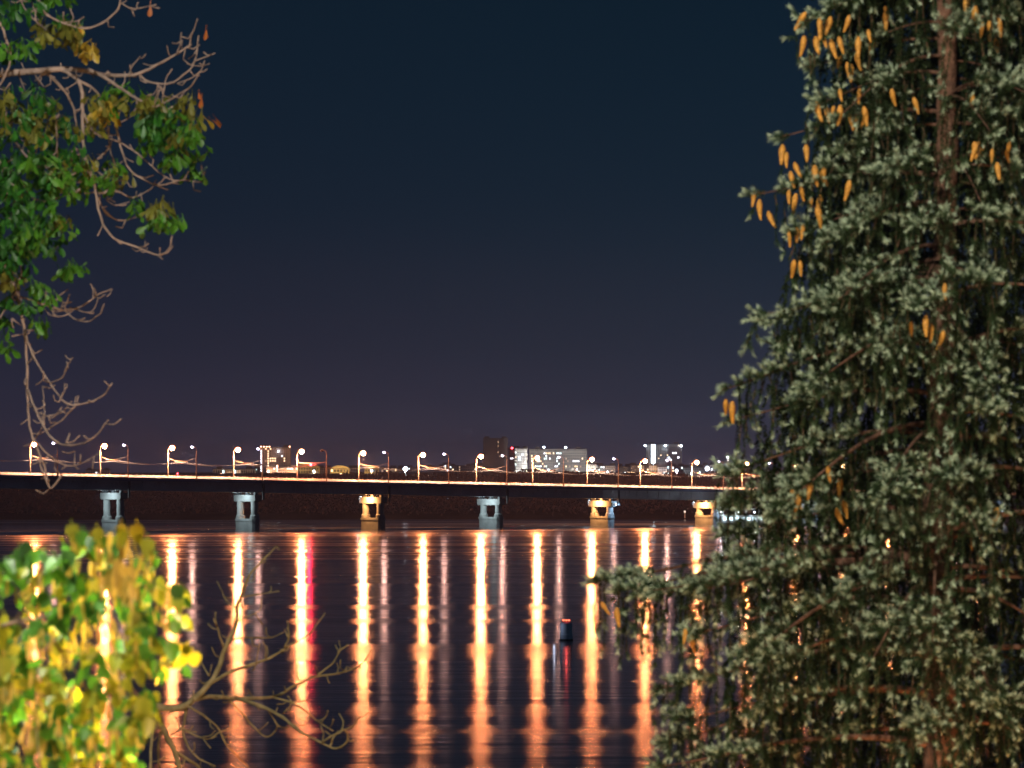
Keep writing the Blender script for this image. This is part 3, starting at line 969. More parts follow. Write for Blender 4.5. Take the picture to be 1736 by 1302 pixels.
#FG-BEGIN
# ------------------------------------------------------------------ foreground trees
def leaf_mesh(name, L, Wd, mat, kind='oval'):
    """one leaf hanging from its stalk at the origin, tip along -z, folded along the midrib"""
    if kind == 'oval':
        st = [(0, .02), (.12, .55), (.35, .95), (.6, 1.0), (.82, .62), (1.0, .03)]
    elif kind == 'wedge':
        st = [(0, .04), (.25, .35), (.5, .75), (.72, 1.0), (.88, .72), (1.0, .05)]
    elif kind == 'heart':
        st = [(-.07, .45), (.05, .88), (.28, 1.0), (.55, .82), (.8, .42), (1.0, .03)]
    else:
        st = [(0, .15), (.2, .8), (.5, 1.0), (.8, .85), (1.0, .3)]
    v, f = [], []
    for u, w in st:
        z = -u * L
        curl = .10 * L * (u * u)
        v += [(-w * Wd / 2, -.16 * w * Wd + curl, z), (0, curl, z if u >= 0 else 0), (w * Wd / 2, -.16 * w * Wd + curl, z)]
    for i in range(len(st) - 1):
        a = i * 3
        f += [(a, a + 1, a + 4, a + 3), (a + 1, a + 2, a + 5, a + 4)]
    m = MB(); m.add(v, f)
    if kind != 'bract':
        m.add([(-.0015, 0, L * .35), (.0015, 0, L * .35), (.0015, 0, 0), (-.0015, 0, 0)], [(0, 1, 2, 3)])
    return m.mesh(name, mat, True)

def leaf_matrix(p, hang=.75, spread=1.0, size=1.0, face=None):
    """leaf at p: tip mostly down, blade turned to a random side"""
    dz = Vector((random.gauss(0, 1), random.gauss(0, 1), random.gauss(0, 1))).normalized()
    z = (Vector((0, 0, hang)) + dz * (1 - hang) * 1.4).normalized()
    y = Vector((random.gauss(0, .75) * spread, 1, random.gauss(0, .6) * spread))
    if random.random() < .35:
        y = Vector((random.gauss(0, 1), random.gauss(0, 1), random.gauss(0, 1)))
    y = (y - z * y.dot(z)).normalized()
    x = y.cross(z)
    R = Matrix((x, y, z)).transposed().to_4x4()
    return Matrix.Translation(p) @ R @ Matrix.Scale(size, 4)

def scatter_leaves(tree, spots, kinds, name, nparts, stuffname, rank):
    """spots: (matrix, kind). the largest and nearest become parts, the rest one mass"""
    order = sorted(range(len(spots)), key=rank)
    chosen = set(order[:nparts])
    big = MB(); mats = []; idx = {}
    for i, (Mx, k) in enumerate(spots):
        me = kinds[k]
        if i in chosen:
            link(name, me, tree, Mx)
        else:
            if k not in idx:
                idx[k] = len(mats); mats.append(me.materials[0])
            big.add([Mx @ v.co for v in me.vertices], [tuple(p.vertices) for p in me.polygons], idx[k])
    if big.v:
        o = big.build(stuffname, mats, tree, True)
        o.matrix_parent_inverse = Matrix()
        o['kind'] = 'stuff'

class Tracer:
    """branches given by what the photograph shows of them, each starting on the one it grows from"""
    def __init__(self, tree, mat, Y0, name='branch'):
        self.tree, self.mat, self.Y0, self.reg, self.name, self.fat = tree, mat, Y0, [], name, 1.0
    def add(self, pts, w0, w1, slope=None, Y=None, n=6):
        path = smooth_path(pts, 4)
        path = [np.array(p) for p in path]
        p0 = path[0]
        if Y is None:
            if self.reg:
                j = min(self.reg, key=lambda r: (r[0] - p0[0]) ** 2 + (r[1] - p0[1]) ** 2)
                Y = j[2]
            else:
                Y = self.Y0
        if slope is None:
            slope = random.uniform(-.9, .9)
        P3, rad, dist = [], [], 0.0
        tot = sum(np.linalg.norm(path[i + 1] - path[i]) for i in range(len(path) - 1))
        for i, p in enumerate(path):
            if i:
                dist += np.linalg.norm(p - path[i - 1])
            y = Y + slope * dist / F * self.Y0 + .012 * math.sin(dist * .05 + p0[0])
            u = dist / max(tot, 1e-6)
            q = P(p[0] + (math.sin(dist * .21 + p0[1]) * .7 if 0 < i < len(path) - 1 else 0), p[1], y)
            P3.append(q)
            bud = (1 + (.25 if i % 4 == 0 and w0 < 9 else 0)) * .84 * self.fat
            rad.append((w0 + (w1 - w0) * u ** .8) / 2 / F * y * bud)
            self.reg.append((p[0], p[1], y))
        m = MB(); m.tube([tuple(q) for q in P3], rad, n)
        o = m.build(self.name, self.mat, self.tree, True)
        o.matrix_parent_inverse = Matrix()
        return o
    def spurs(self, gap=26, lo=9, hi=30, w=2.4):
        # short side twigs with their buds, along everything traced so far
        m = MB(); last = None
        for (x, y, Y) in list(self.reg):
            if last is not None and (x - last[0]) ** 2 + (y - last[1]) ** 2 < gap * gap * random.uniform(.4, 1.8):
                continue
            last = (x, y)
            a = random.uniform(0, 6.28); l = random.uniform(lo, hi); b = a + random.uniform(-.7, .7) - (.5 if math.cos(a) > 0 else -.5)
            y1 = Y + random.uniform(-.06, .06)
            p0, p1, p2 = P(x, y, Y), P(x + l * .55 * math.cos(a), y + l * .55 * math.sin(a), (Y + y1) / 2), P(x + l * .55 * math.cos(a) + l * .5 * math.cos(b), y + l * .55 * math.sin(a) + l * .5 * math.sin(b) - l * .15, y1)
            k = w / 2 / F * Y
            m.tube([p0, p1, p1.lerp(p2, .85), p2], [k, k * .8, k * 1.05, k * .5], 5)
        o = m.build('spur_twigs', self.mat, self.tree, True)
        o.matrix_parent_inverse = Matrix(); o['kind'] = 'stuff'
    def world(self, pts, rad, name='trunk'):
        m = MB(); pp = smooth_path(pts, 3)
        rr = np.interp(np.linspace(0, 1, len(pp)), np.linspace(0, 1, len(rad)), rad)
        m.tube([tuple(p) for p in pp], list(rr), 10)
        o = m.build(name, self.mat, self.tree, True)
        o.matrix_parent_inverse = Matrix()
        return o

def tree_root(name, label, cat, group=None):
    o = thing(name, label, cat, (0, 0, 0), group)
    return o

# -- broadleaf tree reaching in at the upper left
YA = 12.0
tree = tree_root('broadleaf_tree', 'dark broadleaf tree at upper left with bare drooping twigs and green leaf clusters', 'tree')
T = Tracer(tree, M['twig'], YA); T.fat = .86
T.world([(-3.3, 12.1, 10), (-3.25, 12.1, 12.5), (-3.2, 12.05, 15), (-3.1, 12, 17.2), (-3.0, 12.1, 19.5)], [.17, .15, .13, .10, .05])
q = P(-200, 205, YA)
T.world([(-3.17, 12.03, 15.5), ((-3.17 + q.x) / 2, 12, 15.75), tuple(q)], [.08, .055, .04], 'limb')
q2 = P(-60, 400, YA)
T.world([(-3.2, 12.05, 14.7), ((-3.2 + q2.x) / 2, 12.02, 15.15), tuple(q2)], [.06, .035, .016], 'limb')
q3 = P(-40, -40, YA)
T.world([(-3.12, 12.0, 16.4), ((-3.1 + q3.x) / 2, 12.0, 16.5), tuple(q3)], [.05, .03, .012], 'limb')
A = T.add
A([(-200, 205), (-60, 150), (0, 127), (60, 121), (110, 117), (150, 121), (175, 127), (215, 128), (240, 123), (290, 97), (325, 75)], 30, 4, .1, YA)
A([(150, 118), (175, 130), (205, 150), (240, 172), (265, 180), (300, 162), (325, 145), (338, 122)], 10, 3)
A([(235, 125), (250, 138), (285, 142), (310, 128), (330, 105), (337, 60)], 6, 3)
A([(300, 92), (305, 75), (308, 55)], 4, 2); A([(320, 82), (325, 60), (335, 32)], 4.5, 2); A([(331, 103), (345, 98), (365, 90)], 3.5, 2)
A([(218, 127), (226, 110), (238, 95)], 4, 2); A([(220, 127), (219, 138)], 3, 2); A([(262, 179), (265, 160), (268, 143)], 3.5, 2); A([(275, 178), (278, 150), (284, 128)], 3.5, 2)
A([(322, 110), (340, 112), (355, 108)], 3, 1.6); A([(300, 142), (325, 132), (338, 124)], 3, 1.6)
A([(70, 126), (100, 118), (125, 130), (138, 150), (140, 200), (142, 250), (150, 285), (160, 310), (165, 345), (175, 380), (195, 405), (230, 418), (270, 433), (287, 420), (292, 400)], 11, 3.2, -.15)
A([(236, 419), (243, 428), (250, 420)], 3, 1.5); A([(246, 420), (246, 408)], 2.5, 1.5); A([(268, 432), (276, 440)], 2.5, 1.5)
A([(80, 124), (110, 155), (125, 185), (130, 215)], 10, 4); A([(130, 135), (160, 152), (180, 180), (185, 200)], 9, 3.5)
A([(141, 190), (160, 225), (200, 240), (235, 262), (280, 300), (310, 305), (320, 290)], 5, 2.2); A([(195, 210), (215, 280), (240, 302), (270, 314), (310, 305), (340, 308), (348, 290)], 6, 2.5)
A([(150, 281), (180, 300), (210, 307)], 5, 2.5); A([(168, 328), (200, 325), (225, 335), (255, 320), (265, 305)], 5, 2); A([(160, 325), (180, 360), (205, 374), (235, 365), (240, 345)], 5, 2)
A([(180, 338), (195, 348), (220, 342)], 3, 1.6); A([(184, 215), (186, 250), (200, 290), (214, 305)], 4.5, 2.2); A([(165, 270), (185, 250), (190, 230)], 3.5, 1.8)
A([(142, 257), (110, 275), (70, 282), (50, 270), (25, 240), (5, 212), (-20, 190)], 7, 4); A([(68, 282), (80, 295), (100, 305), (125, 295), (140, 280)], 4, 3); A([(48, 265), (47, 245), (33, 220)], 3.5, 1.8)
A([(48, 272), (42, 283), (48, 290), (54, 278)], 3, 1.6); A([(6, 213), (24, 205), (28, 190)], 3.5, 1.8); A([(95, 305), (97, 260), (95, 195)], 4.5, 2.2)
A([(-20, 255), (0, 275), (6, 300), (15, 345), (22, 370)], 7, 3); A([(10, 305), (60, 338), (100, 335), (140, 318)], 4.5, 2.2); A([(15, 345), (14, 370), (22, 372)], 3, 1.6); A([(16, 350), (35, 332)], 2.5, 1.6); A([(5, 290), (14, 275), (22, 270)], 3, 1.6)
A([(30, -30), (65, 0), (80, 25), (110, 40), (145, 48), (175, 38), (200, 15), (207, -15)], 6, 4, 0, YA - .2); A([(206, 5), (225, 15), (265, 8)], 3.5, 1.8); A([(222, 13), (228, 28)], 3, 1.5)
A([(110, 38), (130, 36), (143, 28)], 3, 1.6); A([(20, -30), (35, 0), (50, 25), (82, 54)], 4.5, 2, 0, YA + .2); A([(52, 0), (60, 18), (82, 24)], 3.5, 1.6)
A([(-20, 10), (0, 40), (10, 65), (18, 95), (8, 130), (-20, 170)], 7, 4, 0, YA - .1); A([(32, 128), (45, 160)], 3, 1.5); A([(60, 128), (75, 148)], 3, 1.5)
A([(-60, 400), (0, 440), (25, 490), (38, 540), (45, 600), (47, 680), (53, 735), (75, 790), (85, 828), (105, 805)], 9, 5, .1, YA)
A([(42, 560), (55, 600), (85, 650), (115, 685), (150, 682), (175, 670), (190, 650)], 5.5, 3); A([(85, 650), (105, 640), (114, 620), (123, 606)], 3.5, 2)
A([(47, 660), (65, 705), (90, 745), (120, 755), (155, 745), (176, 722), (184, 712)], 6, 3); A([(75, 720), (75, 690), (72, 655)], 3.5, 2); A([(82, 705), (103, 700), (122, 680)], 3.5, 2.2)
A([(72, 702), (90, 708), (105, 690)], 3.2, 2); A([(85, 725), (105, 712), (125, 690)], 3.5, 2.5); A([(60, 748), (90, 778), (120, 790), (150, 780), (168, 768)], 4.5, 2.2); A([(126, 790), (127, 765)], 2.8, 1.6)
A([(62, 740), (75, 715), (70, 698)], 3, 2); A([(112, 752), (118, 732)], 2.8, 1.6); A([(66, 775), (72, 800), (82, 822)], 4.5, 3.5); A([(100, 682), (108, 665), (110, 650)], 3, 1.8)
A([(20, 498), (50, 508), (70, 515), (100, 525), (130, 522), (150, 512), (165, 500), (190, 490)], 5, 3); A([(158, 506), (158, 492), (153, 481)], 3.5, 2); A([(110, 526), (125, 540), (150, 545), (166, 534)], 3.5, 2.2)
A([(128, 524), (150, 530), (162, 520), (166, 505)], 3, 2); A([(92, 522), (98, 505), (115, 490)], 3.4, 2); A([(84, 520), (95, 536), (112, 534), (126, 524)], 3.2, 2)
A([(36, 468), (22, 500), (0, 540)], 4.5, 3); A([(10, 475), (18, 490), (28, 500)], 4, 3); A([(20, 540), (36, 552)], 3.4, 2); A([(20, 570), (41, 566)], 3.4, 2)

T.spurs()
clusters = [(30, 12, 42, 22, 34, 'leaf_dark'), (100, 2, 22, 8, 22, 'leaf_green'), (95, 60, 26, 18, 48, 'leaf_olive'), (120, 45, 22, 12, 22, 'leaf_dark'), (30, 92, 32, 12, 42, 'leaf_green'), (10, 30, 25, 16, 26, 'leaf_dark'),
            (142, 92, 20, 8, 20, 'leaf_yellow'), (120, 72, 18, 10, 18, 'leaf_olive'), (134, 53, 4, 3, 2, 'leaf_yellow'), (136, 64, 4, 2, 1, 'leaf_orange'),
            (50, 200, 55, 32, 90, 'leaf_olive'), (40, 190, 48, 28, 70, 'leaf_dark'), (75, 245, 55, 36, 120, 'leaf_dark'), (95, 225, 40, 30, 45, 'leaf_olive'), (30, 320, 48, 50, 170, 'leaf_dark'), (70, 300, 38, 30, 70, 'leaf_green'),
            (40, 400, 52, 48, 190, 'leaf_dark'), (75, 395, 40, 38, 80, 'leaf_green'), (20, 440, 34, 25, 80, 'leaf_dark'), (110, 382, 14, 10, 14, 'leaf_olive'), (105, 460, 16, 10, 16, 'leaf_green'), (125, 462, 8, 8, 8, 'leaf_green'),
            (115, 305, 38, 22, 60, 'leaf_green'), (125, 300, 36, 20, 36, 'leaf_olive'), (135, 330, 22, 10, 20, 'leaf_green'), (195, 182, 40, 14, 50, 'leaf_olive'), (190, 195, 28, 9, 42, 'leaf_yellow'), (212, 175, 34, 18, 30, 'leaf_green'),
            (270, 188, 50, 12, 44, 'leaf_olive'), (310, 195, 30, 14, 26, 'leaf_olive'), (275, 225, 45, 30, 100, 'leaf_dark'), (285, 240, 48, 34, 95, 'leaf_green'), (315, 245, 30, 24, 36, 'leaf_olive'), (300, 285, 28, 16, 34, 'leaf_green'),
            (336, 265, 12, 10, 12, 'leaf_green'), (330, 300, 14, 8, 12, 'leaf_green'), (265, 362, 30, 12, 34, 'leaf_olive'), (270, 382, 32, 14, 40, 'leaf_green'), (303, 385, 9, 7, 6, 'leaf_green'), (232, 362, 10, 8, 10, 'leaf_green'),
            (356, 210, 7, 4, 2, 'leaf_orange'), (345, 216, 5, 5, 2, 'leaf_yellow'), (330, 170, 12, 6, 2, 'leaf_orange'), (325, 175, 14, 6, 8, 'leaf_olive'), (342, 64, 2, 2, 1, 'leaf_orange'), (262, 14, 3, 3, 1, 'leaf_orange'),
            (190, 305, 26, 18, 24, 'leaf_green'), (200, 310, 22, 12, 14, 'leaf_olive'), (165, 215, 18, 14, 16, 'leaf_olive'), (60, 492, 18, 8, 14, 'leaf_green'), (70, 520, 16, 14, 16, 'leaf_green'), (72, 562, 12, 9, 12, 'leaf_green'), (45, 540, 14, 14, 14, 'leaf_dark'),
            (8, 585, 12, 20, 16, 'leaf_green'), (8, 530, 12, 26, 20, 'leaf_dark'), (5, 480, 18, 16, 24, 'leaf_olive'), (-30, 300, 30, 120, 90, 'leaf_dark'), (-70, 200, 50, 120, 60, 'leaf_dark')]
kinds = {k: leaf_mesh('leaf', .054, .023, M[k], 'wedge') for k in ('leaf_green', 'leaf_dark', 'leaf_olive', 'leaf_yellow', 'leaf_orange')}
spots = []
for cx, cyy, rx, ry, n, k in clusters:
    # leaves come in sprays of five or so from one point, as on a horse chestnut
    left = int(n * 1.25)
    while left > 0:
        kk = min(left, random.choice((3, 4, 5, 6)))
        left -= kk
        r, th = math.sqrt(random.random()), random.uniform(0, 6.28)
        px, py = cx + rx * 1.12 * r * math.cos(th), cyy + ry * 1.2 * r * math.sin(th) - 12
        yy = YA + random.uniform(-.42, .42) * min(1, (rx + ry) / 60)
        for _ in range(kk):
            p = P(px + random.gauss(0, 5), py + random.gauss(0, 4), yy + random.gauss(0, .02))
            spots.append((leaf_matrix(p, .62, 1.0, random.uniform(.75, 1.2)), k))
scatter_leaves(tree, spots, kinds, 'leaf', 300, 'foliage', lambda i: (spots[i][0].translation.x < -2.15, spots[i][0].translation.y))

# -- linden bush at the lower left, leaves and pale bracts
YB = 5.5
tree = tree_root('linden_tree', 'yellow and green linden crown lit from below at lower left', 'tree')
T = Tracer(tree, M['bark'], YB)
T.world([(-1.85, 5.6, 10), (-1.8, 5.6, 11.4), (-1.62, 5.55, 12.8), (-1.52, 5.5, 13.95)], [.10, .09, .06, .03])
q = P(-120, 1100, YB)
T.world([(-1.6, 5.55, 13.1), ((-1.6 + q.x) / 2, 5.52, 13.7), tuple(q)], [.04, .025, .012], 'limb')
T.add([(-120, 1100), (0, 1062), (50, 1050), (115, 1040), (150, 1020), (175, 960)], 13, 3, -.2, YB)
T.add([(112, 1041), (170, 1050), (230, 1090), (290, 1090)], 6, 2.5); T.add([(40, 1052), (35, 1090), (30, 1150)], 4, 2); T.add([(60, 1048), (100, 1100), (150, 1180), (165, 1290)], 6, 3)
T.add([(140, 1025), (200, 985), (245, 930)], 5, 2.5); T.add([(20, 1058), (60, 1000), (80, 950)], 5, 2.5); T.add([(100, 1100), (190, 1130), (250, 1200)], 4.5, 2); T.add([(75, 1065), (60, 1180), (70, 1320)], 5, 3)
poly = [(-40, 955), (30, 938), (60, 935), (85, 930), (100, 908), (122, 903), (140, 912), (165, 908), (190, 908), (205, 903), (222, 915), (240, 905), (258, 925), (266, 950), (268, 985), (300, 1000), (312, 1018), (308, 1050), (306, 1085), (295, 1110), (288, 1140), (255, 1160), (248, 1195), (262, 1215), (250, 1250), (232, 1275), (225, 1310), (220, 1400), (-40, 1400)]
def inside(x, y):
    c = False; j = len(poly) - 1
    for i in range(len(poly)):
        xi, yi = poly[i]; xj, yj = poly[j]
        if (yi > y) != (yj > y) and x < (xj - xi) * (y - yi) / (yj - yi) + xi:
            c = not c
        j = i
    return c
kinds = {k: leaf_mesh('leaf', .033, .0255, M[k], 'heart') for k in ('linden_green', 'linden_dark', 'linden_lime', 'linden_yellow')}
spots, bspots = [], []
def holes(x, y):
    return ((x - 176) / 11) ** 2 + ((y - 945) / 26) ** 2 < 1 or ((x - 240) / 26) ** 2 + ((y - 1178) / 22) ** 2 < 1 or ((x - 180) / 14) ** 2 + ((y - 1245) / 45) ** 2 < .8 or ((x - 60) / 9) ** 2 + ((y - 1015) / 14) ** 2 < 1 or ((x - 140) / 10) ** 2 + ((y - 1265) / 16) ** 2 < 1 or ((x - 228) / 14) ** 2 + ((y - 1290) / 22) ** 2 < 1
sprays = []
while len(sprays) < 112:
    x, y = random.uniform(-40, 312), random.uniform(895, 1390)
    if inside(x, y + 16) and inside(x - 8, y + 34):
        sprays.append((x, y, YB + random.uniform(-.30, .34), random.random(), random.uniform(-.5, .5)))
for (sx_, sy_, sY, sr, tilt) in sprays:
    dx = min(1, max(0, (sy_ - 940) / 300))
    for q in range(random.choice((8, 10, 12, 14))):
        u = random.random()
        x = sx_ + u * 34 * tilt + random.gauss(0, 13); y = sy_ + u * 46 + random.gauss(0, 8)
        if holes(x, y + 20) and random.random() < .9: continue
        r = .55 * random.random() + .45 * sr
        if r < .30 - .04 * dx: k = 'linden_dark'
        elif r < .60 - .12 * dx: k = 'linden_green'
        elif r < .80: k = 'linden_lime'
        else: k = 'linden_yellow'
        spots.append((leaf_matrix(P(x, y, sY + random.gauss(0, .035)), .62, 1.1, random.uniform(.65, 1.2)), k))
for x, y, k, s in ((122, 905, 'linden_lime', 1), (140, 915, 'linden_green', .9), (165, 910, 'linden_lime', .9), (232, 905, 'linden_yellow', 1.15), (250, 930, 'linden_lime', 1.1), (205, 905, 'linden_yellow', .8), (255, 950, 'linden_yellow', .9), (210, 915, 'linden_lime', 1),
                   (300, 1005, 'linden_dark', 1.1), (305, 1030, 'linden_lime', .9), (297, 1068, 'linden_green', .9), (290, 1105, 'linden_green', 1.1), (237, 1150, 'linden_lime', 1.0), (246, 1200, 'linden_lime', 1.3), (250, 1232, 'linden_lime', 1.15), (0, 1080, 'linden_lime', 1.3), (10, 1130, 'linden_lime', 1.2)):
    spots.append((leaf_matrix(P(x, y - 14, YB - .36), .86, .5, s), k))
bk = {'bract': leaf_mesh('bract', .028, .0062, M['bract'], 'bract')}
while len(bspots) < 640:
    x, y = random.uniform(-30, 300), random.uniform(900, 1390)
    if not inside(x, y + 10) or holes(x, y + 15) or (x < 100 and y < 1040 and random.random() < .75):
        continue
    for _ in range(random.choice((1, 2, 2, 3))):
        bspots.append((leaf_matrix(P(x + random.gauss(0, 7), y + random.gauss(0, 6), YB + random.uniform(-.36, .3)), .84, 1.0, random.uniform(.7, 1.25)), 'bract'))
for i in range(60):
    x, y = random.gauss(205, 16), random.gauss(955, 22)
    bspots.append((leaf_matrix(P(x, y, YB - .33 + random.gauss(0, .05)), .9, .8, random.uniform(.9, 1.5)), 'bract'))
scatter_leaves(tree, spots, kinds, 'leaf', 300, 'foliage', lambda i: (H - spots[i][0].translation.z > .0983 * YB + .02, spots[i][0].translation.y))
scatter_leaves(tree, bspots, bk, 'bract', 220, 'bracts', lambda i: bspots[i][0].translation.y)

# -- leafless young tree at the bottom
YC = 12.0
tree = tree_root('bare_tree', 'leafless young tree with thin olive branches spreading over the water, bottom left of centre', 'tree')
T = Tracer(tree, M['olive_bark'], YC)
q = P(250, 1196, YC)
T.world([(-2.05, 12.1, 10), (-2.0, 12.1, 11.4), (-1.8, 12.05, 12.7), tuple(q)], [.06, .05, .034, .019])
A = T.add
T.fat = 1.25
A([(246, 1192), (270, 1200), (307, 1199), (328, 1186), (356, 1158), (370, 1134), (381, 1100), (391, 1079), (401, 1055), (402, 1030), (412, 1005), (420, 980), (440, 955), (470, 925)], 15, 2.2, .2, YC)
A([(354, 1160), (391, 1139), (425, 1127), (460, 1114), (493, 1093), (507, 1086), (527, 1072), (551, 1039)], 7, 1.6); A([(483, 1098), (490, 1076), (487, 1052)], 4, 1.8); A([(488, 1080), (482, 1066)], 2.6, 1.4)
A([(326, 1187), (356, 1181), (407, 1184), (465, 1181), (495, 1165), (532, 1148), (576, 1141), (611, 1127), (630, 1101)], 9, 2); A([(538, 1145), (565, 1123), (576, 1102), (575, 1086)], 4, 1.8); A([(575, 1104), (583, 1098), (590, 1092)], 3, 1.6)
A([(610, 1128), (622, 1118), (622, 1110)], 2.6, 1.5); A([(572, 1141), (574, 1132)], 2.5, 1.4); A([(585, 1138), (588, 1130)], 2.5, 1.4)
A([(400, 1183), (442, 1197), (479, 1216), (507, 1239), (541, 1257), (569, 1269), (588, 1257), (589, 1243), (579, 1235)], 7, 2.6); A([(546, 1258), (574, 1241), (597, 1232), (611, 1214)], 4, 2); A([(579, 1238), (582, 1222), (575, 1210)], 3.2, 1.8); A([(560, 1264), (566, 1250), (575, 1242)], 3.2, 2)
A([(462, 1182), (497, 1192), (523, 1209), (539, 1223), (565, 1239)], 4, 2); A([(497, 1191), (515, 1188), (527, 1186)], 2.6, 1.4); A([(538, 1222), (550, 1218), (556, 1204)], 2.6, 1.4)
A([(390, 1188), (416, 1216), (437, 1239), (453, 1249), (467, 1239), (472, 1230)], 4, 2); A([(455, 1204), (472, 1230), (490, 1234)], 3, 1.6); A([(480, 1210), (492, 1195), (490, 1180)], 2.6, 1.4)
A([(318, 1196), (349, 1216), (372, 1237), (379, 1255), (398, 1278), (421, 1300)], 4, 2); A([(316, 1202), (310, 1232), (289, 1246)], 5, 2.2); A([(255, 1198), (270, 1225), (284, 1250), (300, 1285), (306, 1330)], 11, 8); A([(296, 1274), (333, 1297), (360, 1325)], 6, 4)
A([(311, 1235), (314, 1255), (333, 1283), (365, 1299)], 4, 1.8); A([(312, 1238), (351, 1253), (372, 1241), (400, 1232), (403, 1216)], 3.2, 1.6); A([(343, 1250), (358, 1246), (366, 1238)], 2.6, 1.4)
A([(380, 1100), (367, 1058), (365, 1037)], 4, 2); A([(368, 1062), (362, 1050)], 2.6, 1.4); A([(388, 1086), (416, 1081), (458, 1081), (481, 1072)], 3, 1.5); A([(355, 1146), (340, 1123), (321, 1109)], 3, 1.5)
A([(407, 1012), (437, 1008), (474, 1002)], 2.8, 1.5); A([(400, 1030), (384, 1018), (368, 985)], 2.6, 1.4); A([(401, 1054), (439, 1035), (444, 1014)], 2.6, 1.4); A([(433, 1125), (438, 1105), (440, 1090)], 2.4, 1.4); A([(451, 1116), (450, 1100), (446, 1088)], 2.4, 1.4)
A([(262, 1210), (258, 1240), (254, 1310)], 6, 5); A([(275, 1230), (268, 1270), (272, 1320)], 4, 3)

T.spurs(34, 8, 26, 2.2)
# ------------------------------------------------------------------ the spruce
YS = 11.0
spruce = tree_root('spruce_tree', 'tall blue-grey spruce with hanging orange cones filling the right side', 'tree')
tz0, tz1 = 10.0, 19.0
def trunk_at(z):
    u = (z - 13.2) / 3.0
    return Vector((1.655 + .018 * u + .012 * math.sin(z * 2.1), YS, z)), .0122 * (tz1 - z)
m = MB()
zz = np.linspace(tz0, tz1 - .02, 60)
m.tube([tuple(trunk_at(z)[0] + Vector((.004 * math.sin(z * 17), .004 * math.cos(z * 23), 0))) for z in zz], [max(.004, trunk_at(z)[1] * (1 + .06 * math.sin(z * 31))) for z in zz], 12)
o = m.build('trunk', M['spruce_bark'], spruce, True); o.matrix_parent_inverse = Matrix()

SH = []      # shoots: start, direction, length, needle length, density, tip0, tip1
def shoot(p, dv, L, nl=.0135, dens=1.0, t0=0.0, t1=1.0, front=False):
    SH.append((p.x, p.y, p.z, dv.x, dv.y, dv.z, L, nl, dens, t0, t1, front))
boughs = []  # centre lines, kept for the cones
def rnd(): return Vector((random.gauss(0, 1), random.gauss(0, 1), random.gauss(0, 1)))
def bough(z, az, L, droop=.30, rise=.12, dense=1.0, tip=None, pad=.40):
    b, r = trunk_at(z)
    out = Vector((math.cos(az), math.sin(az), 0))
    N = 14
    pts = []
    for i in range(N + 1):
        s = i / N
        pts.append(b + out * (L * s) + UP * (L * (rise * math.sin(s * 2.2) - droop * s ** 1.6 + .10 * s ** 5)))
    if tip is not None:
        e = tip - pts[-1]
        for i in range(N + 1):
            pts[i] = pts[i] + e * (i / N) ** 1.4
    rad = [max(.0022, .0135 * (L / .9) * (1 - s / N * .93)) for s in range(N + 1)]
    mm = MB(); mm.tube([tuple(p) for p in pts], rad, 6)
    ob = mm.build('branch', M['spruce_bark'], spruce, True); ob.matrix_parent_inverse = Matrix()
    boughs.append(pts)
    L = sum((pts[i + 1] - pts[i]).length for i in range(N))
    def at(s):
        f = min(N - 1e-6, s * N); i = int(f); return pts[i].lerp(pts[i + 1], f - i), (pts[i + 1] - pts[i]).normalized()
    def tuft(p, dv, t0=.12, t1=1.0, l=None, f=True):
        shoot(p, dv, l or random.uniform(.036, .058), random.uniform(.015, .0235), 1.0, t0, t1, f)
    p, dv = at(1)
    for k in range(6):
        tuft(p - dv * random.uniform(0, .05), (dv + rnd() * .45 + UP * .15).normalized(), .2)
    ph = random.uniform(0, 6.28)
    s = .14
    side = 1
    while s < 1:
        p, dv = at(s)
        lat = dv.cross(UP).normalized() * side
        side = -side
        env = .35 + .65 * math.sin(min(1, s * 1.25) * math.pi * .62)
        clump = .5 + .5 * math.sin(ph + s * L * 13)       # fuller and barer stretches along the bough
        s += random.uniform(.017, .027) / max(L, .3) / (1 if dense > .7 else .6)
        if s < .36 and random.random() < .42: continue
        if clump < .36 and random.random() < .72: continue
        hang = random.uniform(.10, .34) * (.5 + .7 * env) * (1.15 - .5 * s) * (.55 + .6 * clump)
        reach = (random.uniform(.04, .15) * (1.15 - .55 * s) * env + .02)
        dirh = (lat + dv * random.uniform(.0, .6)).normalized()
        K = 5
        q = [p + dirh * (reach * (1 - math.exp(-2.4 * k / K)) * 1.1) + UP * (.02 * math.sin(k / K * 3) - hang * (k / K) ** 1.8) + rnd() * .004 for k in range(K + 1)]
        for k in range(K):
            seg = q[k + 1] - q[k]
            l = seg.length
            if l < 1e-4: continue
            shoot(q[k], seg / l, l * 1.05, .0125, .85 * dense, 0, .16, False)
            if s > .34 and k >= 3 and random.random() < .38 * dense * (.4 + .8 * clump):
                sd = (rnd() * .55 + dirh * .7 + seg / l * .5 + UP * (.35 if k < 2 else -.2)).normalized()
                tuft(q[k].lerp(q[k + 1], random.random()), sd)
        tuft(q[K], ((q[K] - q[K - 1]).normalized() + rnd() * .3).normalized(), .15)
        if s > pad and random.random() < .25 + .75 * clump:
            for _ in range(5 if dense > .7 else 2):
                o_ = lat * random.uniform(-.25, 1.0) * reach
                tuft(p + o_ + UP * random.uniform(-.02, .012), (UP * random.uniform(.05, .9) + dv * random.uniform(.3, 1.0) + lat * random.uniform(-.3, 1.0) + rnd() * .3).normalized(), l=random.uniform(.030, .066))
    return pts
def crown_r(z):
    return .56 + max(-.5, (16.1 - z)) * .20
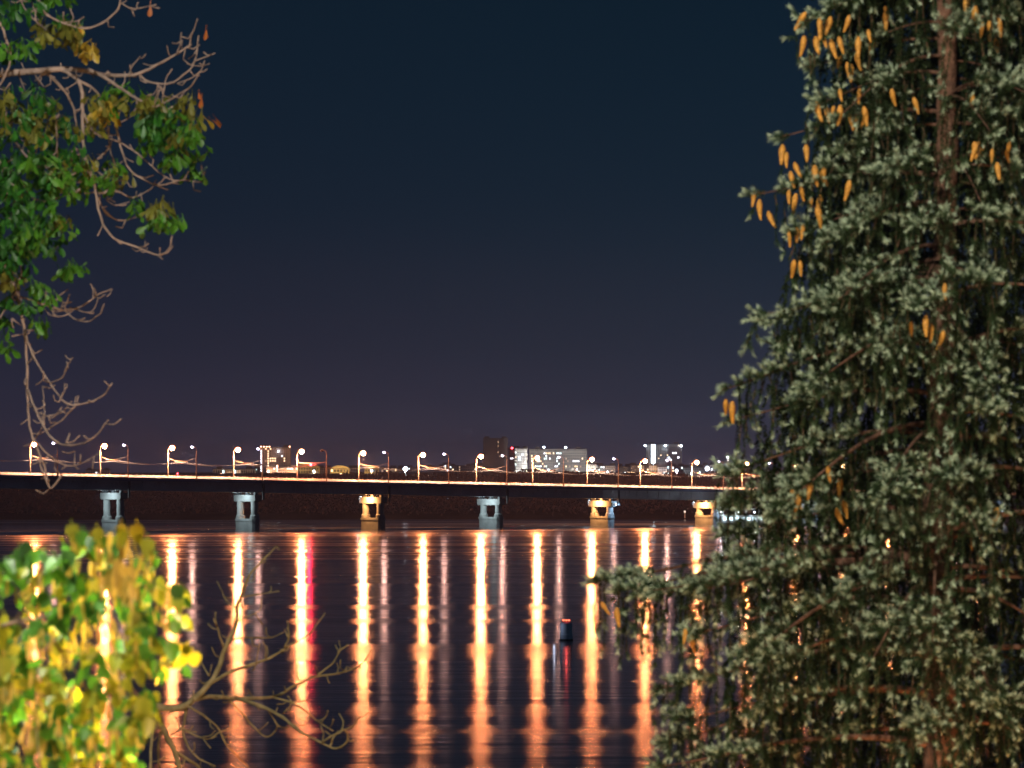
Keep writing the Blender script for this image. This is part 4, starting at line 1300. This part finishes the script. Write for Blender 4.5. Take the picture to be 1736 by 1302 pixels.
# boughs whose tips the photograph shows against the sky and the water
tips = [(1362, 38, 16.25), (1385, 178, 15.9), (1322, 232, 15.75), (1277, 330, 15.5), (1340, 395, 15.38), (1300, 545, 15.1), (1286, 532, 15.0), (1222, 662, 14.85), (1236, 712, 14.66), (1232, 800, 14.5), (1232, 852, 14.35), (1226, 905, 14.2),
        (1006, 985, 14.02), (1045, 1000, 14.0), (1110, 1000, 13.98), (1180, 1000, 13.98), (1090, 1010, 13.95), (1190, 985, 14.0), (1168, 1075, 13.85), (1112, 1168, 13.65), (1124, 1262, 13.5), (1150, 1220, 13.5), (1110, 1300, 13.3), (1420, 100, 16.1), (1418, 262, 15.7), (1392, 415, 15.4)]
for k, (px, py, z) in enumerate(tips):
    y = YS + random.uniform(-.30, .05)
    tp = P(px, py, y)
    b, _ = trunk_at(z)
    L = (Vector((tp.x, tp.y, 0)) - Vector((b.x, b.y, 0))).length
    bough(z, math.atan2(tp.y - b.y, tp.x - b.x), L, tip=tp, dense=1.0)
# boughs reaching towards the viewer, their pads in front of the trunk
for px_, py_, dy in ((1545, 520, .62), (1405, 525, .5), (1690, 690, .7), (1665, 365, .5), (1470, 1130, .85), (1590, 1110, .85), (1490, 850, .7), (1310, 870, .6), (1690, 225, .5), (1660, 930, .8), (1360, 660, .5), (1430, 200, .35), (1240, 1130, .7), (1690, 1190, .7)):
    tp = P(px_ + random.uniform(-12, 12), py_, YS - dy)
    zb_ = tp.z + random.uniform(.10, .30) + .12 * dy
    b, _ = trunk_at(zb_)
    bough(zb_, math.atan2(tp.y - b.y, tp.x - b.x), math.hypot(tp.x - b.x, tp.y - b.y), tip=tp, dense=1.0, pad=.52)
z = 10.7
while z < 18.75:
    vis = 12.85 < z < 16.55
    n = 5 if vis else 4
    a0 = random.uniform(0, 6.28)
    for k in range(n):
        az = a0 + k * 2 * math.pi / n + random.uniform(-.3, .3)
        c = math.cos(az)
        if vis and c < -.72:      # that side is given by the tips above
            if random.random() < .75: continue
        R = crown_r(z) * random.uniform(.72, 1.02)
        if z > 16.3: R = max(.12, (tz1 - z) * .22 + .02)
        if c < -.2 and vis: R *= .86
        front = math.sin(az) < -.15
        bough(z + random.uniform(-.04, .04), az, R, random.uniform(.22, .42), random.uniform(.08, .2), (1.0 if front else .72) if vis else .35)
    if vis:
        for k in range(4):
            az = random.uniform(.1, math.pi - .1)
            bough(z + random.uniform(-.1, .1), az, crown_r(z) * random.uniform(.6, .95), random.uniform(.25, .5), .1, .71)
    z += random.uniform(.205, .265) if vis else .32

# old foliage in the crown's heart, shade put into its dark colour
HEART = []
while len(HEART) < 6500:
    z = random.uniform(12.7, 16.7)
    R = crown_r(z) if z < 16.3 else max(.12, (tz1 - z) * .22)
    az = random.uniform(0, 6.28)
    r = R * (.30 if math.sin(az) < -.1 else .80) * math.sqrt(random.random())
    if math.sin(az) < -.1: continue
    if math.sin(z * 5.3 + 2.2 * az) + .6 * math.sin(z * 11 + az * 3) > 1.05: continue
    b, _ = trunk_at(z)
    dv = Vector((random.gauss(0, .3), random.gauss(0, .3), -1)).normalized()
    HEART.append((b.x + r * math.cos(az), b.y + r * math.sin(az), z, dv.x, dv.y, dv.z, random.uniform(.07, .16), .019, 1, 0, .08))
A_ = np.array([s[:11] for s in SH]); fr = np.array([s[11] for s in SH])
def needles(A, rate, width=.0014):
    """needles of all the shoots as slim triangles; 'tip' runs from old dark to young waxy growth"""
    cnt = np.maximum(6, (A[:, 6] / .05 * rate * A[:, 8]).astype(int))
    idx = np.repeat(np.arange(len(A)), cnt)
    n = len(idx)
    p, dv, L, nl = A[idx, 0:3], A[idx, 3:6], A[idx, 6], A[idx, 7]
    u = rng.random(n)
    ref = np.where(np.abs(dv[:, 2:3]) < .9, np.array([[0, 0, 1.0]]), np.array([[1.0, 0, 0]]))
    e1 = np.cross(dv, ref); e1 /= np.linalg.norm(e1, axis=1)[:, None]
    e2 = np.cross(dv, e1)
    th = rng.random(n) * 2 * np.pi
    rad = e1 * np.cos(th)[:, None] + e2 * np.sin(th)[:, None]
    ang = np.radians(rng.uniform(38, 68, n)) * (1 - .45 * u ** 3)
    nd = dv * np.cos(ang)[:, None] + rad * np.sin(ang)[:, None]
    nl = nl * rng.uniform(.8, 1.15, n)
    b = p + dv * (u * L)[:, None] + rad * .0012
    t = b + nd * nl[:, None]
    w = np.cross(nd, rng.normal(size=(n, 3))); w /= np.linalg.norm(w, axis=1)[:, None]
    w *= width
    v = np.stack([b - w, b + w, t], 1).reshape(-1, 3)
    tip = A[idx, 9] + (A[idx, 10] - A[idx, 9]) * u + rng.normal(size=n) * .06
    return v, np.repeat(np.clip(tip, 0, 1), 3)
# the 300 tufts that show best are parts of their own
px = A_[:, 0] / A_[:, 1] * F + CX
py = HY - (A_[:, 2] - H) / A_[:, 1] * F
ok = fr & (px > 1000) & (px < 1730) & (py > 5) & (py < 1297)
cell = {}
for i in np.nonzero(ok)[0]:
    kx = (int(px[i] // 22), int(py[i] // 22))
    if kx not in cell or A_[i, 1] < A_[cell[kx], 1]:
        cell[kx] = i
best = sorted(cell.values(), key=lambda i: A_[i, 1])[:300]
bm = np.zeros(len(A_), bool); bm[best] = True
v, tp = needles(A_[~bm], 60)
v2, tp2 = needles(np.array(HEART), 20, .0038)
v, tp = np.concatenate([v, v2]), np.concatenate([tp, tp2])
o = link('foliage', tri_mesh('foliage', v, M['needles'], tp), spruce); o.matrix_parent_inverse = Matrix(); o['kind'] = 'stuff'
import sys; open('/tmp/spruce.txt','w').write(str((len(A_), len(v) // 3))); print('spruce shoots', len(A_), 'triangles', len(v) // 3)
sme = []
for k in range(5):
    v, tp = needles(np.array([[0, 0, 0, 0, 0, 1, .05, .019, 1.0, .12, 1.0]]), 80)
    sme.append(tri_mesh('shoot', v, M['needles'], tp))
for j, i in enumerate(best):
    dv = Vector(A_[i, 3:6])
    Mx = Matrix.Translation(Vector(A_[i, 0:3])) @ dv.to_track_quat('Z', 'Y').to_matrix().to_4x4() @ Matrix.Scale(A_[i, 6] / .05, 4)
    link('shoot', sme[j % 5], spruce, Mx)
# twigs inside the strands
m = MB()
for i in np.nonzero(A_[:, 6] > .04)[0][::3]:
    p = Vector(A_[i, 0:3]); e = p + Vector(A_[i, 3:6]) * A_[i, 6]
    m.tube([p, e], .0014, 3, cap=False)
o = m.build('twigs', M['spruce_bark'], spruce); o.matrix_parent_inverse = Matrix(); o['kind'] = 'stuff'
# cones
def cone_mesh(seed):
    r_ = random.Random(seed)
    L, R = .072, .0112
    n, rows = 8, 13
    vs, fs = [], []
    for i in range(rows + 1):
        u = i / rows
        rr = R * (.35 + .65 * min(1, u * 5)) * (1 - .62 * max(0, u - .45) / .55) * (1.10 if i % 2 else .86)
        bend = .012 * u * u
        for k in range(n):
            th = 2 * math.pi * (k + .5 * (i % 2)) / n
            vs.append((rr * math.cos(th) + bend, rr * math.sin(th), -u * L))
    for i in range(rows):
        for k in range(n):
            k2 = (k + 1) % n
            fs.append((i * n + k, (i + 1) * n + k, (i + 1) * n + k2, i * n + k2))
    fs.append(tuple(range(n - 1, -1, -1))); fs.append(tuple(rows * n + k for k in range(n)))
    return MB().add(vs, fs).mesh('cone', M['cone'], True)
cme = [cone_mesh(s) for s in range(3)]
cones = [(1366, 20), (1390, 30), (1408, 28), (1363, 60), (1383, 62), (1396, 62), (1422, 62), (1455, 62), (1440, 25), (1472, 50), (1408, 66), (1425, 95), (1436, 105), (1443, 108), (1452, 90), (1424, 150), (1384, 172), (1400, 180), (1414, 178), (1424, 178), (1440, 192), (1452, 198),
         (1458, 150), (1464, 180), (1470, 190), (1327, 245), (1334, 258), (1366, 245), (1347, 275), (1381, 280), (1396, 282), (1391, 290), (1278, 325), (1288, 338), (1302, 358), (1338, 322), (1350, 328), (1358, 315), (1376, 335), (1392, 330), (1384, 350), (1440, 305), (1338, 390), (1350, 385), (1362, 380),
         (1346, 440), (1356, 442), (1230, 676), (1242, 680), (1660, 240), (1668, 245), (1682, 252), (1690, 275), (1652, 240), (1712, 240), (1705, 255), (1640, -8), (1654, 10), (1676, 35), (1692, 30), (1688, 65), (1666, 38), (1342, 830), (1356, 836), (1373, 812), (1404, 790), (1426, 812), (1418, 862), (1430, 848), (1020, 1020), (1046, 1030), (1162, 1065), (1174, 1072),
         (1570, 535), (1580, 550), (1545, 545), (1602, 480), (1340, 290), (1500, 10), (1480, 60), (1392, 40), (1600, 560), (1690, 860), (1640, 900), (1500, 20), (1512, 150), (1548, 165), (1650, 160)]
fx = [(i, px[i], py[i]) for i in np.nonzero(fr)[0]]
fa_ = np.array([(a, b, c, A_[a, 1]) for a, b, c in fx])
for j, (cx, cyy) in enumerate(cones):
    dd = (fa_[:, 1] - cx) ** 2 + (fa_[:, 2] - cyy) ** 2
    near = np.argsort(dd)[:10]
    k = near[np.argmin(fa_[near, 3])]
    p = P(cx, cyy, fa_[k, 3] + random.uniform(-.015, .03))
    Mx = Matrix.Translation(p) @ Matrix.Rotation(random.gauss(0, .2), 4, 'X') @ Matrix.Rotation(random.gauss(0, .2), 4, 'Y') @ Matrix.Rotation(random.uniform(0, 6.28), 4, 'Z') @ Matrix.Scale(random.uniform(.7, 1.2), 4)
    link('cone', cme[j % 3], spruce, Mx)

# ------------------------------------------------------------------ unseen lamps with posts, added to light the trees
def unseen_lamp(p, ground, power, col, label, off, glob=.14):
    t = thing('unseen_lamp', label, 'park lamp', (p[0], p[1], ground))
    c = Vector(p)
    MB().tube([(p[0], p[1], ground), (p[0], p[1], ground + .8), (p[0], p[1], p[2] - glob)], [.07, .045, .035], 8).build('pole', M['dark'], t)
    MB().lathe(c, [(.02, -glob), (glob * .8, -glob * .6), (glob, 0), (glob * .8, glob * .6), (.02, glob)], 12).build('globe', emissive('unseen_globe', col, 10), t, True)
    lamp('unseen_lamp_light', 'POINT', c + Vector(off), power, col, .12)
unseen_lamp((-.80, 5.95, 13.56), 10, 75, (1.0, .74, .42), 'park lamp with a round globe hidden under the linden crown', (0, 0, .20))
unseen_lamp((-1.2, 4.4, 18.6), 10, 3400, (1.0, .96, .84), 'unseen tall lamp added in front of the viewpoint to light the trees', (0, 0, -.3), .2)
unseen_lamp((2.15, 10.2, 11.6), 10, 260, (1.0, .40, .12), 'unseen orange lamp on the promenade right of the spruce', (-.3, 0, .0))
unseen_lamp((.9, 3.2, 12.2), 11.1, 700, (1.0, .62, .30), 'unseen low warm lamp added in front of the viewpoint to light the trees', (0, .2, .1), .1)
#FG-END
# ------------------------------------------------------------------ haze
hz = MB().abox(-3600, 3600, -70, 6600, -4.2, 110).build('haze', None)
hz.data.materials.clear()
hm = bpy.data.materials.new('haze')
hm.use_nodes = True
hn = hm.node_tree
hn.nodes.clear()
ho = hn.nodes.new('ShaderNodeOutputMaterial')
pvn = hn.nodes.new('ShaderNodeVolumePrincipled')
pvn.inputs['Density'].default_value = .00015
pvn.inputs['Color'].default_value = (.50, .62, 1.0, 1)
pvn.inputs['Anisotropy'].default_value = 0.0
hn.links.new(pvn.outputs[0], ho.inputs['Volume'])
hz.data.materials.append(hm)
hz['kind'] = 'stuff'
